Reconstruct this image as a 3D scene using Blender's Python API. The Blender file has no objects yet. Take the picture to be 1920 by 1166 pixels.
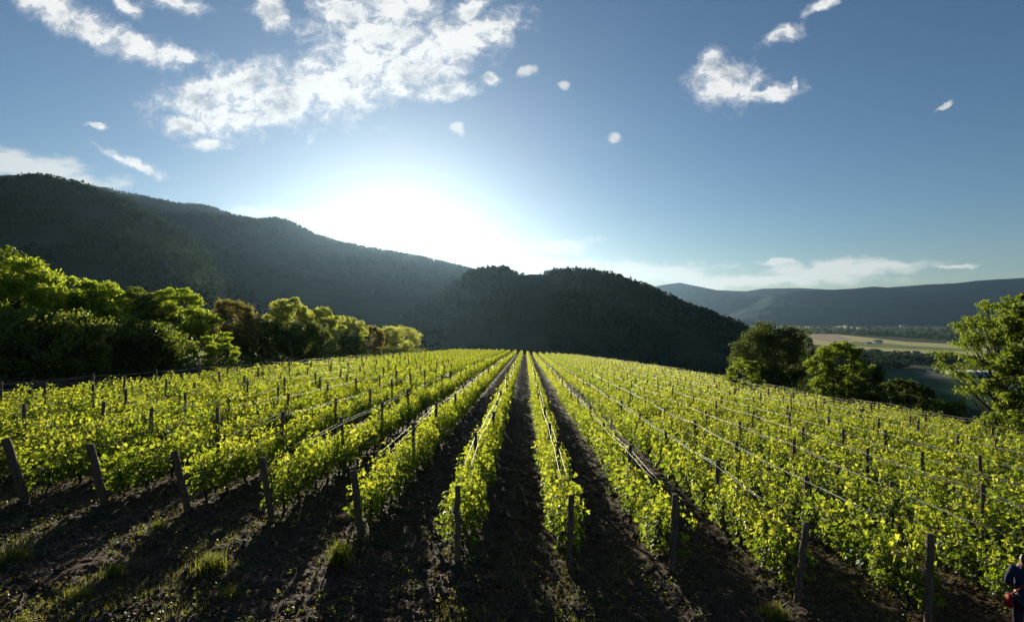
import bpy, math, random
import numpy as np
from mathutils import Vector
R_ = math.radians
rng = np.random.default_rng(7)
random.seed(7)
sc = bpy.context.scene
col = sc.collection

# ------------------------------------------------------------------ camera
F = 1000.0            # focal length in px of the 1920-wide picture
HY = 590.0            # picture row of the true horizon
cam_d = bpy.data.cameras.new("camera")
cam_d.sensor_width = 36.0
cam_d.lens = 36.0 * F / 1920.0
cam_d.clip_start = 0.1
cam_d.clip_end = 40000.0
cam = bpy.data.objects.new("camera", cam_d)
cam.location = (0, 0, 0)
cam.rotation_euler = (R_(90 + math.degrees(math.atan((HY - 583.0) / F))), 0, 0)
col.objects.link(cam)
sc.camera = cam

# ------------------------------------------------------------------ light
SUN_AZ, SUN_EL = -12.1, 9.2     # degrees: left of the view axis, above the horizon
sdir = Vector((math.sin(R_(SUN_AZ)) * math.cos(R_(SUN_EL)), math.cos(R_(SUN_AZ)) * math.cos(R_(SUN_EL)), math.sin(R_(SUN_EL))))
sun_d = bpy.data.lights.new("sun", 'SUN')
sun_d.energy = 5.0
sun_d.angle = R_(0.55)
sun_d.color = (1.0, 0.90, 0.70)
sun = bpy.data.objects.new("sun", sun_d)
sun.rotation_euler = sdir.to_track_quat('Z', 'Y').to_euler()
col.objects.link(sun)

sc.view_settings.view_transform = 'Standard'
sc.view_settings.look = 'None'
sc.view_settings.exposure = 0.9
sc.view_settings.gamma = 1.0
try:
    sc.view_settings.use_curve_mapping = False
except Exception:
    pass
sc.render.engine = 'CYCLES'
cy = sc.cycles
cy.use_denoising = True
cy.use_adaptive_sampling = True
cy.adaptive_threshold = 0.015
cy.max_bounces = 7
cy.diffuse_bounces = 3
cy.glossy_bounces = 2
cy.transmission_bounces = 4
cy.volume_bounces = 0
cy.sample_clamp_indirect = 6.0

# ------------------------------------------------------------------ sky
SKY_STRENGTH = 0.05
world = bpy.data.worlds.new("World")
sc.world = world
world.use_nodes = True
wn, wl = world.node_tree.nodes, world.node_tree.links
wn.clear()
w_out = wn.new('ShaderNodeOutputWorld')
w_bg = wn.new('ShaderNodeBackground')
w_bg.inputs['Strength'].default_value = SKY_STRENGTH
wl.new(w_bg.outputs[0], w_out.inputs[0])
sky = wn.new('ShaderNodeTexSky')
sky.sky_type = 'NISHITA'
sky.sun_disc = False
sky.sun_elevation = R_(SUN_EL)
sky.sun_rotation = R_(SUN_AZ)
sky.altitude = 200
sky.air_density = 1.0
sky.dust_density = 0.42
sky.ozone_density = 3.0
tc = wn.new('ShaderNodeTexCoord')
sep = wn.new('ShaderNodeSeparateXYZ')
wl.new(tc.outputs['Generated'], sep.inputs[0])

def wmath(op, a, b=None, c=None, clamp=False):
    n = wn.new('ShaderNodeMath')
    n.operation = op
    n.use_clamp = clamp
    for k, v in enumerate((a, b, c)):
        if v is None:
            continue
        if isinstance(v, (int, float)):
            n.inputs[k].default_value = v
        else:
            wl.new(v, n.inputs[k])
    return n.outputs[0]

w_y = wmath('MAXIMUM', wmath('ABSOLUTE', sep.outputs[1]), 0.02)
w_u = wmath('DIVIDE', sep.outputs[0], w_y)
w_v = wmath('DIVIDE', sep.outputs[2], w_y)
comb = wn.new('ShaderNodeCombineXYZ')
wl.new(w_u, comb.inputs[0]); wl.new(w_v, comb.inputs[1])

def wnoise(vec, scale, detail, rough, sx=1.0, sy=1.0, off=(0, 0, 0), rot=0.0, dist=0.0):
    mp = wn.new('ShaderNodeMapping')
    mp.inputs['Location'].default_value = off
    mp.inputs['Rotation'].default_value = (0, 0, rot)
    mp.inputs['Scale'].default_value = (sx, sy, 1)
    wl.new(vec, mp.inputs['Vector'])
    n = wn.new('ShaderNodeTexNoise')
    n.inputs['Scale'].default_value = scale
    n.inputs['Detail'].default_value = detail
    n.inputs['Roughness'].default_value = rough
    n.inputs['Distortion'].default_value = dist
    wl.new(mp.outputs[0], n.inputs['Vector'])
    return n

# ragged edges: the direction is warped by noise before the cloud banks are measured
warp_n = wnoise(comb.outputs[0], 16.0, 6, 0.6)
vm = wn.new('ShaderNodeVectorMath'); vm.operation = 'MULTIPLY_ADD'
wl.new(warp_n.outputs['Color'], vm.inputs[0])
vm.inputs[1].default_value = (0.05, 0.04, 0)
wl.new(comb.outputs[0], vm.inputs[2])
vs = wn.new('ShaderNodeVectorMath'); vs.operation = 'SUBTRACT'
wl.new(vm.outputs[0], vs.inputs[0]); vs.inputs[1].default_value = (0.025, 0.02, 0)
warped = vs.outputs[0]

def bank_field(ells, vec):
    out = None
    for e in ells:
        x, y, a, b = e[:4]
        if a <= 32 and b <= 18: a, b = a * 0.72, b * 0.72
        rot = e[4] if len(e) > 4 else 0.0
        mp = wn.new('ShaderNodeMapping'); mp.vector_type = 'TEXTURE'
        mp.inputs['Location'].default_value = ((x - 960) / F, (HY - y) / F, 0)
        mp.inputs['Rotation'].default_value = (0, 0, -R_(rot))
        mp.inputs['Scale'].default_value = (a / F, b / F, 1)
        wl.new(vec, mp.inputs['Vector'])
        ln = wn.new('ShaderNodeVectorMath'); ln.operation = 'LENGTH'
        wl.new(mp.outputs[0], ln.inputs[0])
        v = ln.outputs['Value']
        out = v if out is None else wmath('MINIMUM', out, v)
    return wmath('SUBTRACT', 1.0, out)

cumulus = [(380, 180, 95, 40, -12), (350, 232, 60, 22), (455, 150, 90, 40, -10), (440, 215, 120, 42, -5), (545, 180, 130, 60, -15),
           (645, 150, 140, 75, -20), (700, 75, 120, 85), (640, 15, 60, 40), (770, 125, 120, 62, -15), (840, 80, 110, 55, -15),
           (905, 60, 85, 38, -22), (740, 10, 110, 45), (392, 268, 42, 13), (840, 172, 60, 20, -8), (880, 20, 50, 22, -30),
           (90, 12, 75, 28, 25), (175, 52, 95, 30, 22), (255, 88, 85, 26, 18), (325, 103, 62, 16, 4), (228, 8, 45, 16, 40), (335, 8, 55, 18, 15), (505, 22, 45, 30, 55),
           (1370, 155, 72, 45), (1335, 112, 26, 26, 40), (1450, 175, 62, 15, -14), (1485, 158, 20, 12, -60), (1468, 62, 38, 16, -15), (1535, 10, 34, 12, -30),
           (180, 237, 32, 8, 8), (248, 305, 72, 11, 22), (920, 147, 28, 14, 15)]
fbm = wnoise(warped, 23.0, 12, 0.66, 1.0, 1.25, (0.3, 0.1, 0.0), 0.3)
fld = bank_field(cumulus, warped)
cval = wmath('MULTIPLY_ADD', wmath('SUBTRACT', fbm.outputs['Fac'], 0.5), 4.6, wmath('MULTIPLY_ADD', wmath('MINIMUM', fld, 0.6), 1.7, 0.05))
mr = wn.new('ShaderNodeMapRange'); mr.interpolation_type = 'SMOOTHSTEP'
wl.new(cval, mr.inputs['Value'])
mr.inputs['From Min'].default_value = 0.2; mr.inputs['From Max'].default_value = 1.05
mv = wn.new('ShaderNodeMapRange'); mv.interpolation_type = 'SMOOTHSTEP'
wl.new(cval, mv.inputs['Value'])
mv.inputs['From Min'].default_value = -0.75; mv.inputs['From Max'].default_value = 1.3
cum_d = wmath('MAXIMUM', wmath('MULTIPLY', mr.outputs['Result'], 0.96), wmath('MULTIPLY', wmath('POWER', mv.outputs['Result'], 1.6), 0.75))
# cloud bodies: grey mottling where the bank is thick
mott = wnoise(warped, 11.0, 6, 0.6, 1.0, 1.5, (4.1, 2.2, 1.0), -0.3)
mrg = wn.new('ShaderNodeMapRange'); mrg.interpolation_type = 'SMOOTHSTEP'
wl.new(mott.outputs['Fac'], mrg.inputs['Value'])
mrg.inputs['From Min'].default_value = 0.47; mrg.inputs['From Max'].default_value = 0.68
thick = wmath('MULTIPLY', mrg.outputs['Result'], wmath('MULTIPLY_ADD', fld, 1.3, 0.15, clamp=True))

# low stratus and cirrus: streaky, softer
strat = [(985, 135, 30, 16, -15), (857, 238, 22, 18), (1148, 262, 17, 18, 30), (1057, 158, 18, 13), (1770, 200, 26, 7, -20), (1215, 512, 55, 28), (1330, 527, 75, 18), (1560, 508, 190, 20, -3), (1440, 522, 240, 14), (1640, 497, 95, 10, -3), (1462, 490, 45, 7),
         (1050, 458, 70, 14), (40, 312, 210, 34, 14), (600, 420, 130, 14, 8), (520, 402, 120, 12, 5), (1150, 505, 200, 18), (1280, 520, 110, 14), (1800, 500, 40, 5), (1300, 540, 60, 16)]
fbs = wnoise(comb.outputs[0], 11.0, 7, 0.58, 1.0, 2.8, (0.7, 3.3, 0.0), 0.0)
fls = bank_field(strat, warped)
svl = wmath('MULTIPLY_ADD', wmath('SUBTRACT', fbs.outputs['Fac'], 0.5), 2.2, fls)
mrs = wn.new('ShaderNodeMapRange'); mrs.interpolation_type = 'SMOOTHSTEP'
wl.new(svl, mrs.inputs['Value'])
mrs.inputs['From Min'].default_value = -0.25; mrs.inputs['From Max'].default_value = 0.6
str_d = wmath('MULTIPLY', mrs.outputs['Result'], 0.72)

CLOUD_WHITE = (9.6, 9.6, 9.5, 1)
CLOUD_GREY = (4.7, 5.2, 5.7, 1)
STRAT_COL = (8.6, 8.6, 8.2, 1)

def wmix(fac, a, b):
    m = wn.new('ShaderNodeMix'); m.data_type = 'RGBA'
    if isinstance(fac, float): m.inputs[0].default_value = fac
    else: wl.new(fac, m.inputs[0])
    for idx, v in ((6, a), (7, b)):
        if isinstance(v, tuple): m.inputs[idx].default_value = v
        else: wl.new(v, m.inputs[idx])
    return m.outputs[2]

# the low sun washes the clouds near it: they are never darker than the sky behind them
def wlighten(a, b):
    m = wn.new('ShaderNodeMix'); m.data_type = 'RGBA'; m.blend_type = 'LIGHTEN'
    m.inputs[0].default_value = 1.0
    wl.new(a, m.inputs[6]); wl.new(b, m.inputs[7])
    return m.outputs[2]
SKY_TINT = (0.91, 0.97, 1.02, 1)
tint = wn.new('ShaderNodeMix'); tint.data_type = 'RGBA'; tint.blend_type = 'MULTIPLY'
tint.inputs[0].default_value = 1.0
wl.new(sky.outputs[0], tint.inputs[6]); tint.inputs[7].default_value = SKY_TINT
skyc = tint.outputs[2]
c1 = wmix(str_d, skyc, STRAT_COL)
c1 = wlighten(c1, skyc)
ccol = wmix(thick, CLOUD_WHITE, CLOUD_GREY)
c2 = wmix(cum_d, c1, wlighten(ccol, c1) if False else ccol)
wl.new(c2, w_bg.inputs['Color'])

# ------------------------------------------------------------------ helpers
def tag(o, label=None, cat=None, group=None, kind=None):
    if label: o["label"] = label
    if cat: o["category"] = cat
    if group: o["group"] = group
    if kind: o["kind"] = kind
    return o

def vnoise(x, y, seed=0):
    x = np.asarray(x, float); y = np.asarray(y, float)
    xi = np.floor(x).astype(np.int64); yi = np.floor(y).astype(np.int64)
    fx = x - xi; fy = y - yi
    fx = fx * fx * (3 - 2 * fx); fy = fy * fy * (3 - 2 * fy)
    def h(a, b):
        n = (a * 374761393 + b * 668265263 + seed * 974711) & 0x7fffffff
        n = ((n ^ (n >> 13)) * 1274126177) & 0x7fffffff
        n = n ^ (n >> 16)
        return (n & 0xffff) / 65535.0
    a = h(xi, yi); b = h(xi + 1, yi); c = h(xi, yi + 1); d = h(xi + 1, yi + 1)
    return (a * (1 - fx) + b * fx) * (1 - fy) + (c * (1 - fx) + d * fx) * fy

def fbm2(x, y, octs=4, seed=0, gain=0.5):
    s = 0.0; a = 1.0; t = 0.0
    for k in range(octs):
        s = s + a * (vnoise(x * 2 ** k + 17.3 * k, y * 2 ** k - 9.1 * k, seed + k) - 0.5)
        t += a; a *= gain
    return s / t * 2

def sstep(a, b, x):
    t = np.clip((x - a) / (b - a), 0, 1)
    return t * t * (3 - 2 * t)

def build_mesh(name, V, faces, mats=(), mat_idx=None, smooth=False):
    """faces: list of (n, k) int arrays"""
    me = bpy.data.meshes.new(name)
    V = np.asarray(V, np.float32)
    me.vertices.add(len(V))
    me.vertices.foreach_set("co", V.ravel())
    faces = [np.asarray(f, np.int32) for f in faces if len(f)]
    loops = np.concatenate([f.ravel() for f in faces])
    tot = np.concatenate([np.full(len(f), f.shape[1], np.int32) for f in faces])
    start = np.concatenate([[0], np.cumsum(tot)[:-1]]).astype(np.int32)
    me.loops.add(len(loops))
    me.loops.foreach_set("vertex_index", loops)
    me.polygons.add(len(tot))
    me.polygons.foreach_set("loop_start", start)
    me.polygons.foreach_set("loop_total", tot)
    for m in mats: me.materials.append(m)
    if mat_idx is not None:
        me.polygons.foreach_set("material_index", np.asarray(mat_idx, np.int32))
    me.polygons.foreach_set("use_smooth", np.full(len(tot), bool(smooth)))
    me.update(calc_edges=True)
    me.validate(verbose=False)
    return me

def link(name, me, parent=None, loc=(0, 0, 0)):
    o = bpy.data.objects.new(name, me)
    o.location = loc
    if parent is not None: o.parent = parent
    col.objects.link(o)
    return o

def empty(name, loc=(0, 0, 0)):
    o = bpy.data.objects.new(name, None)
    o.location = loc
    o.empty_display_size = 0.2
    col.objects.link(o)
    return o

class MB:
    """collects pieces into one mesh"""
    def __init__(s): s.v = []; s.f = []; s.m = []; s.n = 0
    def add(s, V, faces, mi=0):
        V = np.asarray(V, float)
        for f in faces:
            f = np.asarray(f, np.int64)
            if len(f) == 0: continue
            s.f.append(f + s.n); s.m.append(np.full(len(f), mi))
        s.v.append(V); s.n += len(V)
    def tube(s, pts, rad, sides=6, mi=0, cap=True):
        pts = np.asarray(pts, float); n = len(pts)
        rad = np.broadcast_to(np.asarray(rad, float), (n,))
        d = np.gradient(pts, axis=0); d /= np.linalg.norm(d, axis=1)[:, None] + 1e-9
        ref = np.array([0.0, 0, 1]) if abs(d[0, 2]) < 0.9 else np.array([1.0, 0, 0])
        a = np.cross(d, ref); a /= np.linalg.norm(a, axis=1)[:, None] + 1e-9
        b = np.cross(d, a)
        th = np.arange(sides) * 2 * np.pi / sides
        ring = (a[:, None, :] * np.cos(th)[None, :, None] + b[:, None, :] * np.sin(th)[None, :, None]) * rad[:, None, None] + pts[:, None, :]
        V = ring.reshape(-1, 3)
        i = np.arange(n - 1)[:, None] * sides; j = np.arange(sides)[None, :]; j2 = (j + 1) % sides
        q = np.stack([i + j, i + sides + j, i + sides + j2, i + j2], -1).reshape(-1, 4)
        fs = [q]
        if cap: fs.append(np.array([list(range(sides))])); fs.append(np.array([list(range((n - 1) * sides, n * sides))[::-1]]))
        s.add(V, fs, mi)
    def box(s, c, size, rz=0.0, mi=0):
        x, y, z = np.array(size) / 2
        V = np.array([(-x, -y, -z), (x, -y, -z), (x, y, -z), (-x, y, -z), (-x, -y, z), (x, -y, z), (x, y, z), (-x, y, z)])
        ca, sa = math.cos(rz), math.sin(rz)
        V = V @ np.array([[ca, sa, 0], [-sa, ca, 0], [0, 0, 1]]) + np.array(c)
        s.add(V, [np.array([(3, 2, 1, 0), (4, 5, 6, 7), (0, 1, 5, 4), (1, 2, 6, 5), (2, 3, 7, 6), (3, 0, 4, 7)])], mi)
    def mesh(s, name, mats, smooth=False):
        # group faces by size, keep order of material indices
        by = {}
        for f, m in zip(s.f, s.m):
            by.setdefault(f.shape[1], [[], []])
            by[f.shape[1]][0].append(f); by[f.shape[1]][1].append(m)
        fl = [np.concatenate(v[0]) for v in by.values()]
        ml = np.concatenate([np.concatenate(v[1]) for v in by.values()])
        return build_mesh(name, np.concatenate(s.v), fl, mats, ml, smooth)

def frames(nrm, spin):
    """orthonormal frames from normals and a spin angle"""
    n = nrm / (np.linalg.norm(nrm, axis=1)[:, None] + 1e-9)
    ref = np.where(np.abs(n[:, 2:3]) < 0.95, np.array([[0, 0, 1.0]]), np.array([[1.0, 0, 0]]))
    a = np.cross(ref, n); a /= np.linalg.norm(a, axis=1)[:, None] + 1e-9
    b = np.cross(n, a)
    c, s_ = np.cos(spin)[:, None], np.sin(spin)[:, None]
    return a * c + b * s_, -a * s_ + b * c, n

def cards(pos, nrm, spin, size, shape, faces):
    """copies a small flat shape (k,3: along a, b, n) to every position"""
    a, b, n = frames(nrm, spin)
    sh = np.asarray(shape, float)
    sz = np.asarray(size, float)[:, None, None]
    V = pos[:, None, :] + sz * (a[:, None, :] * sh[None, :, 0:1] + b[:, None, :] * sh[None, :, 1:2] + n[:, None, :] * sh[None, :, 2:3])
    k = len(sh); N = len(pos)
    off = (np.arange(N) * k)[:, None, None]
    fl = [(np.asarray(f)[None] + off).reshape(-1, np.asarray(f).shape[1]) for f in faces]
    return V.reshape(-1, 3), fl

# shapes
QUAD_BENT = [(-.5, 0, 0), (0, -.42, .1), (.5, 0, .02), (0, .42, .1)]
QUAD_F = [np.array([(0, 1, 2), (0, 2, 3)])]
SPRAY = [(-.6, 0, 0), (-.2, -.22, .05), (.35, -.16, .02), (.65, 0, -.08), (.3, .18, .03), (-.25, .2, .05)]
SPRAY_F = [np.array([(0, 1, 4, 5), (1, 2, 3, 4)])]
# five-lobed vine leaf, cupped
VLEAF = [(-.12, 0, 0), (-.30, -.22, -.06), (-.10, -.50, -.12), (.10, -.26, .02), (.34, -.42, -.10), (.30, -.14, .02), (.62, 0, -.14),
         (.30, .14, .02), (.34, .42, -.10), (.10, .26, .02), (-.10, .50, -.12), (-.30, .22, -.06)]
VLEAF_F = [np.array([(0, 1, 2), (0, 2, 3), (0, 3, 4), (0, 4, 5), (0, 5, 6), (0, 6, 7), (0, 7, 8), (0, 8, 9), (0, 9, 10), (0, 10, 11)])]

# ------------------------------------------------------------------ materials
def nmat(name):
    m = bpy.data.materials.new(name); m.use_nodes = True
    nt = m.node_tree; nt.nodes.clear()
    out = nt.nodes.new('ShaderNodeOutputMaterial')
    return m, nt.nodes, nt.links, out

def leaf_mat(name, c_lo, c_hi, t_lo, t_hi, fac=0.5, rough=0.45, spec=0.35):
    m, n, l, out = nmat(name)
    geo = n.new('ShaderNodeNewGeometry'); oi = n.new('ShaderNodeObjectInfo')
    ad = n.new('ShaderNodeMath'); ad.operation = 'MULTIPLY_ADD'
    l.new(oi.outputs['Random'], ad.inputs[0]); ad.inputs[1].default_value = 0.25
    mu = n.new('ShaderNodeMath'); mu.operation = 'MULTIPLY'; mu.inputs[1].default_value = 0.8
    l.new(geo.outputs['Random Per Island'], mu.inputs[0]); l.new(mu.outputs[0], ad.inputs[2])
    def mix(a, b):
        x = n.new('ShaderNodeMix'); x.data_type = 'RGBA'
        l.new(ad.outputs[0], x.inputs[0]); x.inputs[6].default_value = (*a, 1); x.inputs[7].default_value = (*b, 1)
        return x.outputs[2]
    bs = n.new('ShaderNodeBsdfPrincipled')
    l.new(mix(c_lo, c_hi), bs.inputs['Base Color'])
    bs.inputs['Roughness'].default_value = rough
    bs.inputs['Specular IOR Level'].default_value = spec
    tr = n.new('ShaderNodeBsdfTranslucent')
    l.new(mix(t_lo, t_hi), tr.inputs['Color'])
    mx = n.new('ShaderNodeMixShader'); mx.inputs[0].default_value = fac
    l.new(bs.outputs[0], mx.inputs[1]); l.new(tr.outputs[0], mx.inputs[2])
    l.new(mx.outputs[0], out.inputs[0])
    return m

def noise_mat(name, c_lo, c_hi, scale, rough=0.9, spec=0.2, bump=0.0, bscale=None, detail=6, stretch=(1, 1, 1), lo=0.35, hi=0.65, obj=True):
    m, n, l, out = nmat(name)
    t = n.new('ShaderNodeTexCoord'); mp = n.new('ShaderNodeMapping'); mp.inputs['Scale'].default_value = stretch
    l.new(t.outputs['Object'], mp.inputs[0])
    nz = n.new('ShaderNodeTexNoise'); nz.inputs['Scale'].default_value = scale; nz.inputs['Detail'].default_value = detail; nz.inputs['Roughness'].default_value = 0.6
    l.new(mp.outputs[0], nz.inputs['Vector'])
    cr = n.new('ShaderNodeValToRGB')
    cr.color_ramp.elements[0].position = lo; cr.color_ramp.elements[0].color = (*c_lo, 1)
    cr.color_ramp.elements[1].position = hi; cr.color_ramp.elements[1].color = (*c_hi, 1)
    l.new(nz.outputs['Fac'], cr.inputs[0])
    bs = n.new('ShaderNodeBsdfPrincipled')
    bs.inputs['Roughness'].default_value = rough; bs.inputs['Specular IOR Level'].default_value = spec
    l.new(cr.outputs[0], bs.inputs['Base Color'])
    if bump:
        n2 = n.new('ShaderNodeTexNoise'); n2.inputs['Scale'].default_value = bscale or scale * 3; n2.inputs['Detail'].default_value = 5
        l.new(mp.outputs[0], n2.inputs['Vector'])
        bp = n.new('ShaderNodeBump'); bp.inputs['Strength'].default_value = bump; bp.inputs['Distance'].default_value = 0.05
        l.new(n2.outputs['Fac'], bp.inputs['Height']); l.new(bp.outputs[0], bs.inputs['Normal'])
    l.new(bs.outputs[0], out.inputs[0])
    return m

M = {}
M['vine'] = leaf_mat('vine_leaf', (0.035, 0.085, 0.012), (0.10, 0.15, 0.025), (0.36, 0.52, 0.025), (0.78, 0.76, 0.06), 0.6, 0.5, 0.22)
M['vine_old_shaded'] = leaf_mat('vine_leaf_old_shaded', (0.022, 0.06, 0.010), (0.06, 0.105, 0.018), (0.15, 0.26, 0.012), (0.44, 0.52, 0.035), 0.52, 0.45, 0.3)  # older lower leaves, also coloured darker to paint in shade within the hedge
M['cane'] = noise_mat('vine_cane', (0.05, 0.04, 0.02), (0.12, 0.09, 0.04), 20)
M['vine_bark'] = noise_mat('vine_bark', (0.025, 0.018, 0.012), (0.07, 0.05, 0.035), 30, bump=0.6)
M['post'] = noise_mat('weathered_wood', (0.07, 0.048, 0.034), (0.20, 0.145, 0.10), 6, rough=0.85, bump=0.5, bscale=25, stretch=(6, 6, 0.6))
M['soil'] = None
M['clod'] = noise_mat('soil_clod', (0.028, 0.017, 0.010), (0.16, 0.10, 0.06), 3.0, rough=0.9, spec=0.12)
M['litter'] = leaf_mat('dry_leaf', (0.07, 0.045, 0.02), (0.16, 0.11, 0.06), (0.12, 0.07, 0.02), (0.30, 0.18, 0.06), 0.35, 0.65, 0.15)
M['grass'] = leaf_mat('grass_blade', (0.04, 0.07, 0.012), (0.10, 0.12, 0.03), (0.18, 0.24, 0.02), (0.40, 0.36, 0.06), 0.5, 0.5, 0.3)
M['bark'] = noise_mat('tree_bark', (0.03, 0.023, 0.016), (0.09, 0.07, 0.05), 8, bump=0.6, stretch=(3, 3, 0.7))
M['locust'] = leaf_mat('locust_leaf', (0.035, 0.075, 0.012), (0.075, 0.12, 0.02), (0.34, 0.50, 0.025), (0.62, 0.68, 0.06), 0.6, 0.55, 0.2)
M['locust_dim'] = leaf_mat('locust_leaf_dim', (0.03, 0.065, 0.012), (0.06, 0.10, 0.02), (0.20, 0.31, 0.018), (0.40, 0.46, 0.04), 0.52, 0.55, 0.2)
M['paleleaf'] = leaf_mat('pale_leaf', (0.06, 0.09, 0.03), (0.12, 0.14, 0.05), (0.50, 0.58, 0.09), (0.82, 0.80, 0.16), 0.62, 0.55, 0.2)
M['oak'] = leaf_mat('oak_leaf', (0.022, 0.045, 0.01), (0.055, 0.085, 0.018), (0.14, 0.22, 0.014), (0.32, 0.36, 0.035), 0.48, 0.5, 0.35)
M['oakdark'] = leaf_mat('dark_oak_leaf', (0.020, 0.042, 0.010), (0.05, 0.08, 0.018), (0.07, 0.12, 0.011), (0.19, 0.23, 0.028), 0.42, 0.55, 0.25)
M['russet'] = leaf_mat('russet_leaf', (0.05, 0.055, 0.018), (0.10, 0.085, 0.03), (0.30, 0.28, 0.05), (0.52, 0.42, 0.09), 0.45, 0.5, 0.3)
M['twig'] = noise_mat('dry_twig', (0.07, 0.055, 0.04), (0.20, 0.165, 0.125), 12)
M['forest'] = leaf_mat('forest_leaf', (0.026, 0.048, 0.025), (0.056, 0.084, 0.042), (0.03, 0.06, 0.012), (0.06, 0.10, 0.02), 0.25, 0.8, 0.05)

def wire_mat():
    m, n, l, out = nmat('galvanised_wire')
    bs = n.new('ShaderNodeBsdfPrincipled')
    bs.inputs['Base Color'].default_value = (0.22, 0.21, 0.20, 1); bs.inputs['Metallic'].default_value = 0.45; bs.inputs['Roughness'].default_value = 0.5
    l.new(bs.outputs[0], out.inputs[0])
    return m
M['wire'] = wire_mat()

# ------------------------------------------------------------------ terrain
ROW0, ROWD, SLANT = 0.91, 2.3, 0.025
PX = [-60, -40, -30, -24, -13, -6, -1.4, 1.0, 4, 8, 20, 30, 36]
PD = [2.6, 3.0, 3.45, 3.7, 4.13, 4.3, 4.52, 4.88, 5.15, 5.5, 6.1, 6.8, 7.4]

def terrain(X, Y):
    X = np.asarray(X, float); Y = np.asarray(Y, float)
    d = 4.75 - np.interp(X, PX, PD)
    d = np.where(X < 0, d * (1 - 0.55 * sstep(50, 210, Y)), d)
    z = -4.75 + d - 0.05 * Y
    t = np.maximum(Y - 203, 0); z -= np.where(t < 60, 0.003 * t * t, 10.8 + 0.36 * (t - 60))
    t = np.maximum(X - 34, 0); z -= np.where(t < 15, 0.014 * t * t, 3.15 + 0.42 * (t - 15))
    t = np.maximum(-Y - 5, 0); z += 0.05 * t
    return np.maximum(z, -106)

def row_x(i, Y): return ROW0 + ROWD * i + SLANT * Y

def soil_detail(X, Y):
    k = (X - SLANT * Y - ROW0) / ROWD
    dl = (k - np.round(k)) * ROWD
    inside = sstep(8, 12, Y)
    z = 0.07 * np.exp(-(dl / 0.4) ** 2) * inside
    z -= 0.05 * (np.exp(-((np.abs(dl) - 0.62) / 0.16) ** 2)) * inside
    z += 0.06 * fbm2(X * 0.9, Y * 0.9, 3, 3) + 0.075 * fbm2(X * 3.6, Y * 3.6, 3, 9, 0.7)
    return z

def ground_z(X, Y):
    w = 1 - sstep(32, 45, Y)
    w = w * sstep(-16.8, -15.5, X) * (1 - sstep(13.5, 14.8, X))
    return terrain(X, Y) + soil_detail(X, Y) * np.where((np.abs(X) < 60) & (Y > -5), w, 0)

gx = np.concatenate([np.arange(-700, -120, 40), np.arange(-120, -44, 6), np.arange(-44, -17, 0.8), np.arange(-17, 15, 0.065), np.arange(15, 44, 0.8), np.arange(44, 120, 6), np.arange(120, 701, 40)])
gy = np.concatenate([np.arange(-300, -30, 30), np.arange(-30, 6, 2.0), np.arange(6, 22, 0.065), np.arange(22, 34, 0.15), np.arange(34, 60, 0.8), np.arange(60, 280, 4), np.arange(280, 701, 30)])
GX, GY = np.meshgrid(gx, gy)
GZ = ground_z(GX, GY)
nx_, ny_ = len(gx), len(gy)
ii = (np.arange(ny_ - 1)[:, None] * nx_ + np.arange(nx_ - 1)[None, :]).ravel()
gq = np.stack([ii, ii + 1, ii + nx_ + 1, ii + nx_], -1)

def soil_mat():
    m, n, l, out = nmat('vineyard_soil')
    t = n.new('ShaderNodeTexCoord')
    def nz(s, d=6, r=0.6):
        x = n.new('ShaderNodeTexNoise'); x.inputs['Scale'].default_value = s; x.inputs['Detail'].default_value = d; x.inputs['Roughness'].default_value = r
        l.new(t.outputs['Object'], x.inputs['Vector']); return x.outputs['Fac']
    def ramp(v, p0, c0, p1, c1):
        c = n.new('ShaderNodeValToRGB'); c.color_ramp.elements[0].position = p0; c.color_ramp.elements[0].color = (*c0, 1)
        c.color_ramp.elements[1].position = p1; c.color_ramp.elements[1].color = (*c1, 1); l.new(v, c.inputs[0]); return c.outputs[0]
    soil = ramp(nz(9, 8, 0.7), 0.3, (0.024, 0.014, 0.008), 0.72, (0.105, 0.062, 0.036))
    green = ramp(nz(14), 0.3, (0.015, 0.02, 0.007), 0.7, (0.045, 0.055, 0.02))
    msk = ramp(nz(0.45, 5), 0.52, (0, 0, 0), 0.62, (1, 1, 1))
    mx = n.new('ShaderNodeMix'); mx.data_type = 'RGBA'
    l.new(msk, mx.inputs[0]); l.new(soil, mx.inputs[6]); l.new(green, mx.inputs[7])
    bs = n.new('ShaderNodeBsdfPrincipled'); bs.inputs['Roughness'].default_value = 0.9; bs.inputs['Specular IOR Level'].default_value = 0.25
    l.new(mx.outputs[2], bs.inputs['Base Color'])
    bp = n.new('ShaderNodeBump'); bp.inputs['Strength'].default_value = 0.9; bp.inputs['Distance'].default_value = 0.04
    l.new(nz(28, 6, 0.7), bp.inputs['Height']); l.new(bp.outputs[0], bs.inputs['Normal'])
    l.new(bs.outputs[0], out.inputs[0])
    return m
M['soil'] = soil_mat()
ground = link('ground', build_mesh('ground', np.stack([GX.ravel(), GY.ravel(), GZ.ravel()], -1), [gq], [M['soil']], None, True))
tag(ground, 'dark cloddy vineyard soil between the vine rows and on the headland', 'ground', kind='structure')

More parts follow.
